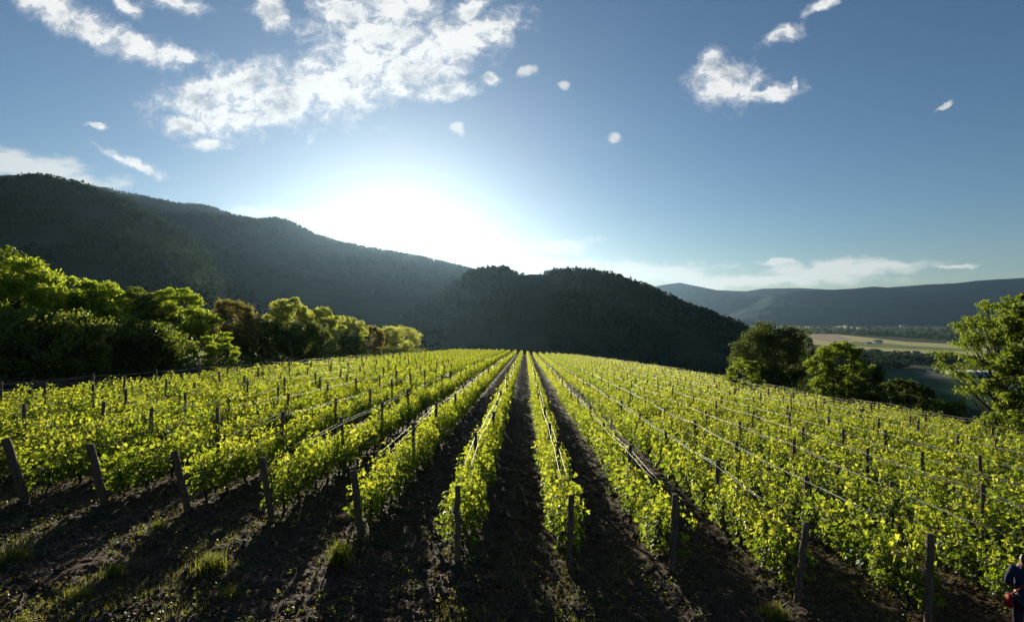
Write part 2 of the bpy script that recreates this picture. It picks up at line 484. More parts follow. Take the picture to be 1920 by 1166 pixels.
# valley floor
VALLEY_Z = -100.0
M['valley'] = noise_mat('valley_meadow', (0.018, 0.032, 0.014), (0.055, 0.075, 0.03), 0.004, detail=8, lo=0.4, hi=0.62, spec=0.05)
vx = np.linspace(-9500, 9500, 60); vy = np.linspace(-2500, 10500, 60)
VX, VY = np.meshgrid(vx, vy)
ii = (np.arange(59)[:, None] * 60 + np.arange(59)[None, :]).ravel()
valley = link('valley_floor', build_mesh('valley_floor', np.stack([VX.ravel(), VY.ravel(), np.full(VX.size, VALLEY_Z)], -1), [np.stack([ii, ii + 1, ii + 61, ii + 60], -1)], [M['valley']]))
tag(valley, 'green valley floor far below the vineyard', 'ground', kind='structure')

def at(px, py, Y):
    return np.array([(px - 960) / F * Y, Y, (HY - py) / F * Y])

def valley_pt(px, py):
    Y = -VALLEY_Z * F / (py - HY)
    return np.array([(px - 960) / F * Y, Y, VALLEY_Z])

# ------------------------------------------------------------------ hills
class Hill:
    def __init__(s, pts, Rm, r_in, r_out, zb, amp, seed, wob=0.06, pw=1.0):
        s.u = np.array([(p[0] - 960) / F for p in pts]); s.v = np.array([(HY - p[1]) / F for p in pts])
        s.Rm, s.ri, s.ro, s.zb, s.amp, s.seed, s.wob, s.pw = Rm, r_in, r_out, zb, amp, seed, wob, pw
    def ridge(s, u): return s.Rm * (1 + s.wob * np.sin(u * 7 + s.seed) + 0.4 * s.wob * np.sin(u * 23 + s.seed * 2))
    def z(s, u, Y):
        Rr = s.ridge(u); zr = np.interp(u, s.u, s.v) * Rr
        t = np.clip((Y - s.ri) / (Rr - s.ri), 0, 1); b = np.clip((s.ro - Y) / (s.ro - Rr), 0, 1)
        f = np.where(Y <= Rr, t ** s.pw, b * b * (3 - 2 * b))
        X = u * Y
        rel = np.where(Y <= Rr, 4 * t * (1 - t), 0.6 * (1 - b))
        nz = fbm2(X / 160, Y / 160, 4, s.seed) + 0.5 * fbm2(X / 420, Y / 420, 2, s.seed + 5)
        return s.zb + (zr - s.zb) * f + s.amp * nz * rel
    def build(s, name, mat, nu=200, nr=90):
        U = np.linspace(s.u[0], s.u[-1], nu); Yv = np.linspace(s.ri, s.ro, nr)
        UU, YY = np.meshgrid(U, Yv); Z = s.z(UU, YY)
        ii = (np.arange(nr - 1)[:, None] * nu + np.arange(nu - 1)[None, :]).ravel()
        return link(name, build_mesh(name, np.stack([(UU * YY).ravel(), YY.ravel(), Z.ravel()], -1), [np.stack([ii, ii + 1, ii + nu + 1, ii + nu], -1)], [mat], None, True))

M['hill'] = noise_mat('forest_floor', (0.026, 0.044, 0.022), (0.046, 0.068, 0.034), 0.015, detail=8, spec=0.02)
M['mount'] = noise_mat('mountain_wood_hazed', (0.012, 0.030, 0.032), (0.026, 0.048, 0.048), 0.004, detail=8, spec=0.02)  # wood green shifted towards blue, distance haze painted into the colour
hillA = Hill([(-700, 330), (-300, 325), (-100, 345), (0, 343), (75, 335), (150, 352), (230, 380), (300, 420), (370, 465), (430, 520), (500, 590), (560, 640)], 800, 300, 1500, -30, 10, 3, 0.05)
hillB = Hill([(-500, 300), (-100, 322), (100, 340), (200, 357), (330, 384), (385, 388), (440, 407), (478, 414), (512, 411), (536, 414), (560, 426), (590, 442), (630, 455), (700, 469), (760, 479), (820, 491), (870, 503), (910, 514), (940, 527), (1040, 530), (1120, 530), (1180, 545), (1240, 600)], 2000, 480, 3600, -60, 30, 8, 0.05)  # right end, unseen behind the spur, is added to shade the near valley
hillC = Hill([(560, 700), (640, 660), (720, 625), (780, 590), (830, 555), (870, 528), (910, 519), (960, 515), (1000, 514), (1030, 514), (1080, 515), (1110, 516), (1150, 523), (1200, 540), (1250, 561), (1300, 584), (1350, 603), (1400, 622), (1440, 650), (1480, 700)], 760, 330, 1500, -104, 9, 14, 0.05)
for hname, H, lab in (('hill', hillA, 'dark wooded hillside rising behind the trees at the left edge'),
                      ('hill', hillB, 'long dark wooded ridge below the setting sun'),
                      ('hill', hillC, 'rounded wooded spur behind the end of the vine rows')):
    o = H.build(hname, M['hill']); tag(o, lab, 'hill', kind='structure')
mtA = Hill([(1080, 560), (1180, 545), (1250, 533), (1275, 530), (1310, 537), (1345, 544), (1400, 546), (1430, 541), (1500, 540), (1600, 545), (1700, 560)], 8800, 7000, 10200, -100, 60, 21, 0.02)
mtB = Hill([(1330, 604), (1400, 575), (1450, 552), (1500, 545), (1560, 543), (1600, 541), (1640, 537), (1665, 539), (1740, 533), (1790, 531), (1830, 526), (1880, 523), (1920, 521), (2050, 510), (2300, 500), (2700, 520)], 6600, 5000, 9000, -100, 50, 27, 0.03)
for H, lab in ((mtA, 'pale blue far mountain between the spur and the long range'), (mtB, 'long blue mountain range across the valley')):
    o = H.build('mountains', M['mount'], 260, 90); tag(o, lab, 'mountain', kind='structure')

# woods on the hills: one mass of small crowns
def wood_mesh(H, u0, u1, n, hgt, seed, conifer=0.3, y_lo=0.0, y_hi=1.06, extra=None):
    g = np.random.default_rng(seed)
    ys = []
    u = g.uniform(u0, u1, n); Rr = H.ridge(u)
    t = g.uniform(y_lo, y_hi, n) ** 0.8
    Y = H.ri + (Rr - H.ri) * t
    k = g.random(n) < np.clip(Y / (H.Rm * 1.06), 0, 1)
    u, Y = u[k], Y[k]
    if extra is not None:
        u = np.concatenate([u, extra[0]]); Y = np.concatenate([Y, extra[1]])
    X = u * Y
    op = fbm2(X / 90, Y / 90, 3, seed + 40)
    keep = ((op > -0.22) | (Y > 0.95 * H.ridge(u))) & ~((u > 0.024) & (u < 0.052) & (Y > 0.93 * H.ridge(u)) & (H.Rm < 800))
    u, Y, X = u[keep], Y[keep], X[keep]
    Z = H.z(u, Y); N = len(X)
    hs = hgt * g.uniform(0.45, 1.45, N); con = g.random(N) < conifer
    if H.Rm < 800: hs = hs * np.clip(np.abs(u - 0.038) / 0.05, 0.3, 1)
    K = 26
    a = g.uniform(0, 2 * np.pi, (N, K)); q = g.random((N, K))
    # broad crowns: shells of leaf clumps; conifers: narrowing upwards
    zz = np.where(con[:, None], 0.1 + 1.0 * q, 0.02 + 0.95 * q)
    rb = np.where(con[:, None], 0.26 * (1.05 - q) + 0.02, 0.42 * np.sqrt(np.clip(1 - ((zz - 0.52) / 0.55) ** 2, 0.03, 1)))
    rb = rb * g.uniform(0.75, 1.1, (N, K))
    P = np.stack([X[:, None] + rb * np.cos(a) * hs[:, None], Y[:, None] + rb * np.sin(a) * hs[:, None], Z[:, None] + zz * hs[:, None]], -1).reshape(-1, 3)
    nr = np.stack([np.cos(a), np.sin(a), 0.5 + 0 * a], -1).reshape(-1, 3) + g.normal(0, 0.5, (N * K, 3))
    sz = (np.where(con[:, None], 0.26, 0.36) * hs[:, None] * g.uniform(0.6, 1.2, (N, K))).ravel()
    V, f = cards(P, nr, g.uniform(0, 6.28, N * K), sz, QUAD_BENT, QUAD_F)
    return build_mesh('wood', V, f, [M['forest']])

ur = np.concatenate([rng.uniform(-0.09, 0.02, 75), rng.uniform(0.056, 0.44, 375)])
o = link('wood', wood_mesh(hillC, -0.30, 0.46, 5200, 8, 51, 0.45, extra=(ur, hillC.ridge(ur) * rng.uniform(0.985, 1.01, 450))))
tag(o, 'dark woodland covering the rounded spur behind the vine rows', 'wood', kind='stuff')
ur = rng.uniform(-0.95, -0.05, 700)
o = link('wood', wood_mesh(hillB, -0.95, 0.0, 11500, 9, 52, 0.25, 0.25, extra=(ur, hillB.ridge(ur) * rng.uniform(0.985, 1.01, 700))))
tag(o, 'dark woodland covering the long ridge under the sun', 'wood', kind='stuff')
ur = rng.uniform(-1.05, -0.5, 300)
o = link('wood', wood_mesh(hillA, -1.05, -0.42, 3600, 8, 53, 0.2, 0.1, extra=(ur, hillA.ridge(ur) * rng.uniform(0.985, 1.01, 300))))
tag(o, 'dark woodland covering the hillside at the left edge', 'wood', kind='stuff')
# knot of taller trees on the crest between ridge and spur
ur = np.concatenate([rng.uniform(-0.085, -0.052, 60), rng.uniform(-0.05, 0.002, 90)])
yr = hillC.ridge(ur) * rng.uniform(0.97, 1.0, 150)
hC2 = hillC
o = link('wood', wood_mesh(hillC, 0, 0.001, 1, 13, 54, 0.1, extra=(ur, yr)))
tag(o, 'knot of taller trees on the saddle right of the sun', 'wood', kind='stuff')

# ------------------------------------------------------------------ vines
ROWS = list(range(-11, 14))
YS = {-6: 13.86, -5: 13.57, -4: 13.26, -3: 12.74, -2: 12.1, -1: 10.95, 0: 11.4, 1: 11.76, 2: 10.9, 3: 10.4}
def row_start(i):
    if i in YS: return YS[i]
    return 13.86 + 0.25 * (-6 - i) if i < 0 else 10.4 - 0.1 * (i - 3)
def row_end(i): return 203.0 if i < 9 else 203.0 - 14 * (i - 8)
NEAR_Y = 46.0
ORD = ['zeroth', 'first', 'second', 'third', 'fourth', 'fifth', 'sixth', 'seventh', 'eighth', 'ninth', 'tenth', 'eleventh', 'twelfth', 'thirteenth', 'fourteenth', 'fifteenth', 'sixteenth', 'seventeenth', 'eighteenth', 'nineteenth', 'twentieth']
def row_phrase(i):
    return f"{ORD[-i]} row left of the central alley" if i < 0 else f"{ORD[i + 1]} row right of the central alley"

def leaf_cloud(g, n, L, top=1.62, low=0.42):
    """leaf positions / normals for n leaves along a length L of hedge, growing in upright shoots"""
    ns = max(1, int(L * 6.5))
    sx = (np.arange(ns) + g.uniform(0.1, 0.9, ns)) / ns * L - L / 2; sh = top * g.uniform(0.68, 1.06, ns) + (g.random(ns) < 0.14) * g.uniform(0.1, 0.35, ns)
    sl = g.normal(0, 0.09, ns); tilt = g.normal(0, 0.12, ns); tlx = g.normal(0, 0.14, ns)
    k = g.integers(0, ns, n); t = g.random(n) ** 0.8
    z = low + (sh[k] - low) * t
    bulge = 0.10 + 0.13 * np.sin(np.pi * np.clip(t, 0, 1)) ** 0.7
    side = g.choice([-1, 1], n)
    lat = sl[k] + tilt[k] * (t - 0.2) + side * bulge * g.uniform(0.3, 1.5, n)
    al = sx[k] + tlx[k] * t + g.normal(0, 0.06, n)
    P = np.stack([lat, al, z - 0.02], -1)
    nr = np.stack([side * g.uniform(0.2, 1.2, n), g.normal(0, 0.55, n), g.uniform(-0.1, 1.1, n)], -1) + g.normal(0, 0.25, (n, 3))
    return P, nr, t, (sx, sh, sl, tilt, tlx)

def make_vine(seed, n=400):
    g = np.random.default_rng(seed)
    P, nr, t, (sx, sh, sl, tilt, tlx) = leaf_cloud(g, n, 1.12, 1.54, 0.3)
    sz = 0.088 * np.exp(g.normal(0, 0.34, n)) * (1.15 - 0.45 * t)
    V, f = cards(P, nr, g.uniform(0, 6.28, n), sz * 1.25, VLEAF, VLEAF_F)
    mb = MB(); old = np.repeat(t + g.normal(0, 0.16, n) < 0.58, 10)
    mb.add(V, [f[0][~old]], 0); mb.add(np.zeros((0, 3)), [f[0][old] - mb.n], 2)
    for k in range(len(sx)):
        tt = np.linspace(0, 1, 4)
        z = 0.55 + (sh[k] - 0.55) * tt
        mb.tube(np.stack([sl[k] + tilt[k] * (tt - 0.2), sx[k] + tlx[k] * tt, z], -1), 0.006 - 0.004 * tt, 4, 1, False)
    fol = mb.mesh('vine_foliage', [M['vine'], M['cane'], M['vine_old_shaded']])
    mt = MB()
    tt = np.linspace(0, 1, 7)
    wx, wy = g.normal(0, 0.03, 7), g.normal(0, 0.04, 7)
    wx[0] = wy[0] = 0
    mt.tube(np.stack([wx, wy, -0.12 + 0.72 * tt], -1), 0.035 - 0.012 * tt + g.uniform(0, 0.008, 7), 7, 0)
    mt.tube(np.stack([g.normal(0, 0.02, 6), np.linspace(-0.5, 0.5, 6), 0.58 + g.normal(0, 0.015, 6)], -1), [0.012, .018, .024, .024, .018, .012], 6, 0)
    return fol, mt.mesh('vine_trunk', [M['vine_bark']], True)

vines = [make_vine(100 + k) for k in range(12)]

def far_row_mesh(i, y0, y1):
    g = np.random.default_rng(900 + i)
    Vs, Fs, Ms, n0 = [], [], [], 0
    for a, b, dens, size in ((y0, 80, 130, 0.15), (80, 130, 80, 0.19), (130, y1, 50, 0.25)):
        b = min(b, y1)
        if b <= a: continue
        n = int((b - a) * dens)
        P, nr, t, _ = leaf_cloud(g, n, b - a, 1.55)
        P[:, 0] *= 1.12 if i > 2 else 1.05
        yy = P[:, 1] + (a + b) / 2
        vig = 1 + 0.24 * fbm2(yy * 0.8, yy * 0 + i * 7.7, 3, 61)
        P[:, 2] *= vig
        xx = row_x(i, yy) + P[:, 0]
        P = np.stack([xx, yy, terrain(xx, yy) + P[:, 2]], -1)
        V, f = cards(P, nr, g.uniform(0, 6.28, n), size * g.uniform(0.7, 1.3, n), QUAD_BENT, QUAD_F)
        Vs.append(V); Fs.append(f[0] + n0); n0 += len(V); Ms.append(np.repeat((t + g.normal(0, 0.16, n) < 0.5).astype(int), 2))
    return build_mesh('far_vines', np.concatenate(Vs), [np.concatenate(Fs)], [M['vine'], M['vine_old_shaded']], np.concatenate(Ms))

def far_trunks_mesh(i, y0, y1):
    mb = MB()
    for y in np.arange(y0, min(y1, 110), 1.0):
        x = row_x(i, y); z = float(terrain(x, y))
        mb.tube([(x, y, z - 0.1), (x + 0.02, y, z + 0.3), (x, y + 0.02, z + 0.62)], [.03, .026, .022], 5, 0, False)
    return mb.mesh('far_trunks', [M['vine_bark']])

for i in ROWS:
    ys, ye = row_start(i), row_end(i)
    x0 = row_x(i, ys)
    row = empty('vine_row', (x0, ys, float(terrain(x0, ys))))
    tag(row, f"leafy green trellised vine row, {row_phrase(i)}", 'vine row', 'vine rows of the vineyard')
    g = np.random.default_rng(300 + i)
    y = ys + 0.5 + g.uniform(0, 0.2)
    while y < NEAR_Y:
        x = row_x(i, y)
        fol, trk = vines[g.integers(0, len(vines))]
        v = bpy.data.objects.new('grapevine', fol); v.parent = row
        v.location = Vector((x, y, float(ground_z(x, y)) - 0.02)) - row.location
        s_ = g.uniform(0.9, 1.08) * (1 + 0.22 * float(fbm2(np.array(y * 0.8), np.array(i * 7.7), 3, 61)))
        v.scale = (g.uniform(0.9, 1.15) if i > 1 else g.uniform(0.92, 1.2), 1.0, s_ * (1.05 if i > 1 else 1.0))
        v.rotation_euler = (0, 0, (math.pi if g.random() < 0.5 else 0) - math.atan(SLANT))
        col.objects.link(v)
        tv = bpy.data.objects.new('trunk', trk); tv.parent = v
        col.objects.link(tv)
        y += g.uniform(0.92, 1.04)
    o = link('distant_vines', far_row_mesh(i, y - 0.5, ye), row); o.location = -row.location
    o["kind"] = "stuff"
    o2 = link('trunk', far_trunks_mesh(i, y, ye), o)

# ------------------------------------------------------------------ trellis posts
def post_mesh(seed, h, r, lean=(0, 0)):
    g = np.random.default_rng(seed)
    mb = MB(); n = 8; S = 9
    tt = np.linspace(0, 1, n)
    pts = np.stack([lean[0] * tt + g.normal(0, 0.006, n), lean[1] * tt + g.normal(0, 0.006, n), -0.25 + (h + 0.25) * tt], -1)
    rr = r * (1.06 - 0.14 * tt) * g.uniform(0.95, 1.05, n)
    pts = np.concatenate([pts, pts[-1:] + np.array([[0, 0, 0.012]])]); rr = np.concatenate([rr, [rr[-1] * 0.86]])
    mb.tube(pts, rr, S, 0)
    V = np.concatenate(mb.v); V[:, :2] += g.normal(0, r * 0.035, (len(V), 2)); mb.v = [V]
    return mb.mesh('post', [M['post']], True)

END_LEAN = {-6: (0, -.62), -5: (.0, -.6), -4: (0, -.65), -3: (0, -.6), -2: (0.0, -.68), -1: (0.0, -0.05), 0: (0.04, -.3), 1: (0.06, -.12), 2: (0.06, -.28), 3: (.02, -.05)}
END_H = {-6: 1.75, -5: 1.72, -4: 1.68, -3: 1.7, -2: 1.68, -1: 1.62, 0: 1.72, 1: 1.78, 2: 1.72, 3: 1.78}
END_R = {-6: .125, -5: .11, -4: .095, -3: .09, -2: .1, -1: .075, 0: .085, 1: .1, 2: .085, 3: .09}
plain_posts = [post_mesh(500 + k, 1.82, 0.062) for k in range(5)]
cand, post_top = [], {}
for i in ROWS:
    ys, ye = row_start(i), row_end(i)
    x = row_x(i, ys); z = float(terrain(x, ys))
    ln = END_LEAN.get(i, (0, -.3)); h = END_H.get(i, 1.72)
    o = link('end_post', post_mesh(700 + i, h, END_R.get(i, .09) * 0.8, ln), None, (x, ys, z))
    lean_txt = 'leaning' if abs(ln[1]) > 0.45 else 'upright'
    tag(o, f"thick {lean_txt} weathered wooden end post of the {row_phrase(i)}", 'post', 'end posts of the vine rows')
    tops = [(x + ln[0], ys + ln[1], z + h - 0.06)]
    g = np.random.default_rng(600 + i)
    y = ys + g.uniform(4.2, 5.2); k = 1
    while y < ye + 0.5:
        xx = row_x(i, y) + g.normal(0, 0.03); zz = float(terrain(xx, y))
        dh = g.uniform(-0.08, 0.12)
        cand.append((y if abs(xx / y) < 0.98 else 1e6 + y, i, k, xx, y, zz, dh, g.integers(0, 5), g.normal(0, 0.035), g.normal(0, 0.03)))
        tops.append((xx, y, zz + 1.74 + dh))
        y += g.uniform(4.6, 5.4); k += 1
    post_top[i] = tops
cand.sort(key=lambda c: c[0])
rest = MB()
for n_, c in enumerate(cand):
    _, i, k, xx, y, zz, dh, var, rx, ry = c
    if n_ < 275:
        o = link('trellis_post', plain_posts[var], None, (xx, y, zz + dh)); o.rotation_euler = (rx, ry, var * 1.3)
        tag(o, f"thin dark trellis post, {ORD[k] if k < 21 else k} behind end post of {row_phrase(i).replace(' of the', ' of')}", 'post', 'thin posts along the vine rows')
    else:
        rest.tube([(xx, y, zz - 0.1), (xx + ry, y, zz + 1.82 + dh)], 0.06, 6, 0)
o = link('trellis_post', rest.mesh('far_posts', [M['post']]))
tag(o, 'mass of small dark posts rising from the most distant vines', 'posts', kind='stuff')

# wires: two strands over the post tops, one low strand
for i in ROWS:
    tops = np.array(post_top[i])
    w = empty('trellis_wire', tuple(tops[0]))
    tag(w, f"pair of shiny trellis wires above {row_phrase(i)}", 'wire', 'trellis wires of the vine rows')
    gw = np.random.default_rng(40 + i)
    for off, dz in ((-0.075, 0.0), (0.075, -0.03), (0.0, -0.62)):
        pts = []
        for a, b in zip(tops[:-1], tops[1:]):
            for t in (0, 0.5):
                p = a * (1 - t) + b * t + np.array([off, 0, dz - (gw.uniform(0.01, 0.09) if t else 0) - gw.uniform(0, 0.05) - (0.1 * gw.random() if i > 3 else 0)])
                pts.append(p)
        pts.append(tops[-1] + np.array([off, 0, dz]))
        pts = np.array(pts)
        if dz > -0.3: pts[0] = tops[0] + np.array([off * 0.6, 0, dz * 0.5])
        mb = MB(); mb.tube(pts - tops[0], 0.0042 if dz > -0.3 else 0.004, 5, 0)
        link('strand', mb.mesh('strand', [M['wire']], True), w)

# ------------------------------------------------------------------ trees
def make_tree(seed, H, Rw, style, mat, n_leaf, leaf, base=0.18, clusters=34, trunk_r=0.16):
    g = np.random.default_rng(seed)
    tb = MB()
    tt = np.linspace(0, 1, 9)
    bx, by = np.cumsum(g.normal(0, 0.02 * H / 8, 9)), np.cumsum(g.normal(0, 0.02 * H / 8, 9))
    bx -= bx[0]; by -= by[0]
    tp = np.stack([bx, by, -0.4 + (0.80 * H + 0.4) * tt], -1)
    tb.tube(tp, trunk_r * (1.15 - 0.95 * tt) * (1 + 0.5 * np.exp(-tt * 14)), 8)
    C = []; clusters = int(clusters * 1.6); n_leaf = int(n_leaf * 1.9); leaf *= 0.8
    flat = {'locust': 0.5, 'oak': 0.75, 'pale': 0.62}[style]
    for c in range(clusters):
        q = (c + g.random()) / clusters
        hz = base + (1.0 - base) * q ** 0.85
        prof = math.sin(math.pi * min(1, max(0.02, (hz - base * 0.55) / (1.06 - base * 0.55)))) ** (0.55 if style != 'locust' else 0.7)
        r = Rw * prof * (g.uniform(0.35, 1.0) ** 0.6)
        an = c * 2.39996 + g.normal(0, 0.4)
        C.append((r * math.cos(an), r * math.sin(an), hz * H * g.uniform(0.95, 1.03), Rw * g.uniform(0.17, 0.34) * (0.75 if hz > 0.9 else 1)))
    for (x, y, z, rr) in C:
        k = min(0.96, max(0.12, (z / H - 0.18 - 0.1 * math.hypot(x, y) / Rw) / 0.80))
        st = np.array([np.interp(k, tt, tp[:, 0]), np.interp(k, tt, tp[:, 1]), np.interp(k, tt, tp[:, 2])])
        en = np.array([x, y, z - 0.1 * rr])
        u = np.linspace(0, 1, 6)[:, None]
        md = (st + en) / 2 + np.array([0, 0, -0.05 * H]) + g.normal(0, 0.12, 3)
        P = (1 - u) ** 2 * st + 2 * u * (1 - u) * md + u ** 2 * en
        tb.tube(P, trunk_r * (0.42 - 0.34 * u[:, 0]) * (1.1 - 0.6 * k), 5, 0, False)
        for _ in range(3):
            e2 = en + g.normal(0, 1, 3) * np.array([rr, rr, rr * flat]) * 0.7
            s2 = P[g.integers(3, 6)]
            tb.tube([s2, (s2 + e2) / 2 + g.normal(0, 0.08, 3), e2], [trunk_r * 0.09, trunk_r * 0.06, trunk_r * 0.03], 4, 0, False)
    trunk = tb.mesh('trunk', [M['bark']], True)
    Ca = np.array(C); wgt = Ca[:, 3] ** 2; wgt /= wgt.sum()
    k = g.choice(len(C), n_leaf, p=wgt)
    # leaves gather in sub-clumps inside each cluster
    nsub = 9
    sub = g.normal(0, 1, (len(C), nsub, 3)); sub /= np.linalg.norm(sub, axis=2)[..., None]
    sub *= g.uniform(0.35, 1.0, (len(C), nsub, 1)); sub[..., 2] *= flat
    s_i = g.integers(0, nsub, n_leaf)
    d = g.normal(0, 1, (n_leaf, 3)); d /= np.linalg.norm(d, axis=1)[:, None]
    d *= (g.random(n_leaf) ** 0.6)[:, None] * 0.66
    d[:, 2] *= flat * 1.1
    P = Ca[k, :3] + (sub[k, s_i] + d) * Ca[k, 3][:, None]
    if style == 'locust': nr = np.stack([g.normal(0, .8, n_leaf), g.normal(0, .8, n_leaf), 0.55 * np.ones(n_leaf)], -1)
    else: nr = d + np.array([0, 0, 0.2]) + g.normal(0, 0.7, (n_leaf, 3))
    sh, sf = (SPRAY, SPRAY_F) if style == 'locust' else (QUAD_BENT, QUAD_F)
    V, f = cards(P, nr, g.uniform(0, 6.28, n_leaf), leaf * g.uniform(0.6, 1.35, n_leaf), sh, sf)
    crown = build_mesh('crown', V, f, [mat])
    return trunk, crown

def tree(name, px, Y, top_py, width_px, style, mat, label, seed, n_leaf=9000, leaf=0.26, base=0.18, clusters=34, cat='tree', group=None, trunk_r=0.16, X=None):
    X = (px - 960) / F * Y if X is None else X
    zb = float(terrain(X, Y)); zt = (HY - top_py) / F * Y
    H = max(1.0, zt - zb); Rw = width_px / F * Y / 2
    t, c = make_tree(seed, H / 1.03, Rw, style, mat, n_leaf, leaf, base, clusters, trunk_r)
    root = empty(name, (X, Y, zb))
    tag(root, label, cat, group)
    link('trunk', t, root); link('crown', c, root)
    return root

TL = 'trees along the left edge of the vineyard'
tree('locust_tree', 25, 43, 482, 190, 'locust', M['locust'], 'tallest bright green tree at the far left edge of the photo', 1, 15000, 0.30, 0.12, 52, group=TL)
tree('dark_tree', 5, 52, 462, 120, 'oak', M['oak'], 'dark tree top peeping out behind the tallest tree at left edge', 2, 7000, 0.3, 0.15, group=TL)
tree('locust_tree', 150, 49, 518, 150, 'locust', M['locust'], 'broad green tree just right of the tallest tree at left edge', 3, 13000, 0.30, 0.1, 46, group=TL)
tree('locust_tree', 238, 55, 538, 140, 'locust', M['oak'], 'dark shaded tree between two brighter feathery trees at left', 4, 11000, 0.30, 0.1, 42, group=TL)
tree('locust_tree', 335, 62, 536, 130, 'locust', M['locust'], 'feathery flat-topped tree with sunlit layers left of russet tree', 5, 12000, 0.30, 0.14, 40, group=TL)
tree('russet_tree', 432, 74, 562, 100, 'oak', M['russet'], 'russet brown leaved tree in the line of trees at left', 6, 8000, 0.30, 0.12, group=TL)
tree('leafy_shrub', 412, 55, 622, 70, 'locust', M['locust'], 'small sunlit shrub standing in front of the russet tree', 7, 2600, 0.24, 0.1, 16, 'shrub', TL, 0.06)
tree('dark_tree', 490, 82, 598, 110, 'oak', M['oak'], 'low rounded dark tree right of the russet tree', 8, 8000, 0.32, 0.05, group=TL)
tree('pale_tree', 545, 94, 556, 78, 'pale', M['paleleaf'], 'tallest pale green tree standing right of the russet tree', 9, 10000, 0.34, 0.1, group=TL)
tree('pale_tree', 603, 104, 573, 70, 'pale', M['paleleaf'], 'pale green tree with a rounded top, second among the pale trees', 10, 8000, 0.34, 0.05, group=TL)
tree('pale_tree', 650, 122, 592, 70, 'pale', M['paleleaf'], 'pale sloping crown between rounded pale tree and last trees', 11, 7500, 0.38, 0.05, group=TL)
tree('russet_tree', 692, 142, 612, 56, 'oak', M['russet'], 'dull brownish tree next to the last pale tree of the line', 12, 6000, 0.4, 0.05, group=TL)
tree('pale_tree', 742, 176, 612, 84, 'pale', M['paleleaf'], 'last pale bushy tree at the far end of the tree line', 13, 8000, 0.45, 0.04, group=TL)
tree('dark_tree', 570, 88, 610, 90, 'oak', M['oak'], 'dark bush under the tallest pale green tree', 14, 6000, 0.32, 0.03, group=TL)
tree('dark_tree', 640, 112, 622, 80, 'oak', M['oak'], 'dark bush under the pale sloping crown', 15, 5500, 0.36, 0.03, group=TL)
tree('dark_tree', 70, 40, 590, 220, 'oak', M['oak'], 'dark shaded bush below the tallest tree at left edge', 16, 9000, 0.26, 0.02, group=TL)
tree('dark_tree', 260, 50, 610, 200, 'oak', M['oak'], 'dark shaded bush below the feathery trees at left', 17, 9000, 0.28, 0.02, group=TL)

TR = 'trees below the right edge of the vineyard'
tree('oak_tree', 1445, 100, 606, 124, 'oak', M['oakdark'], 'large dark round tree on the right behind the vineyard edge', 21, 26000, 0.30, 0.08, 70, group=TR, trunk_r=0.28)
tree('oak_tree', 1503, 112, 630, 70, 'oak', M['oakdark'], 'darker tree half hidden behind the large round tree', 22, 9000, 0.28, 0.1, group=TR)
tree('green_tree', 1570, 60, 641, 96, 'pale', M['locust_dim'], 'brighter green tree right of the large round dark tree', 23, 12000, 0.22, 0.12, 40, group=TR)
tree('oak_tree', 1612, 78, 672, 80, 'oak', M['oakdark'], 'dark tree behind the brighter green tree on the right', 24, 7000, 0.26, 0.1, group=TR)
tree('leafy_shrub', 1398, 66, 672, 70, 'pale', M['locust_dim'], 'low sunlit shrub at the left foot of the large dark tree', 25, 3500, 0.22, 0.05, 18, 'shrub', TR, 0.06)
tree('leafy_shrub', 1696, 58, 712, 84, 'pale', M['oakdark'], 'dull green shrub on the slope below the valley field', 26, 7000, 0.22, 0.08, 30, 'shrub', TR, 0.08)
tree('leafy_shrub', 1640, 56, 722, 80, 'oak', M['oak'], 'dark shrub at the foot of the brighter green tree', 27, 4000, 0.22, 0.05, 20, 'shrub', TR, 0.06)
tree('leafy_shrub', 1775, 48, 752, 90, 'oak', M['oak'], 'dark low shrub between dull shrub and right-hand locust tree', 28, 4500, 0.2, 0.05, 20, 'shrub', TR, 0.06)
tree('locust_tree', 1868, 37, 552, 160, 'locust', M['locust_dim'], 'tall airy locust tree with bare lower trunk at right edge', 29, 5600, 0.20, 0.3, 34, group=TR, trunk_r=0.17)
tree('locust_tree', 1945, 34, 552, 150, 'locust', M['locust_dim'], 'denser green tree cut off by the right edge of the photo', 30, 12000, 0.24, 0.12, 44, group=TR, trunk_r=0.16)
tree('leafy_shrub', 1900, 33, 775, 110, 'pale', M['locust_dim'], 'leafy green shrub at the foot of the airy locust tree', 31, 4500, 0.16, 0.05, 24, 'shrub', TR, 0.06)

# brush pile of dead branches by the left trees
mb = MB(); g = np.random.default_rng(77)
for k in range(150):
    y = g.uniform(30, 56); x = -g.uniform(29.5, 34)
    z = float(terrain(x, y)) + g.uniform(0.05, 0.8)
    an = g.uniform(0, 6.28); L = g.uniform(0.8, 3.0)
    t = np.linspace(-.5, .5, 5)
    P = np.stack([x + L * t * math.cos(an) + g.normal(0, .06, 5), y + L * t * math.sin(an) + g.normal(0, .06, 5), z + g.normal(0, 0.25) * t * L * 0.4 + g.normal(0, .05, 5)], -1)
    mb.tube(P, np.linspace(g.uniform(.02, .05), 0.008, 5), 5, 0, False)
o = link('brush', mb.mesh('brush', [M['twig']]))
tag(o, 'tangle of dead grey branches lying under the left trees', 'brushwood', kind='stuff')

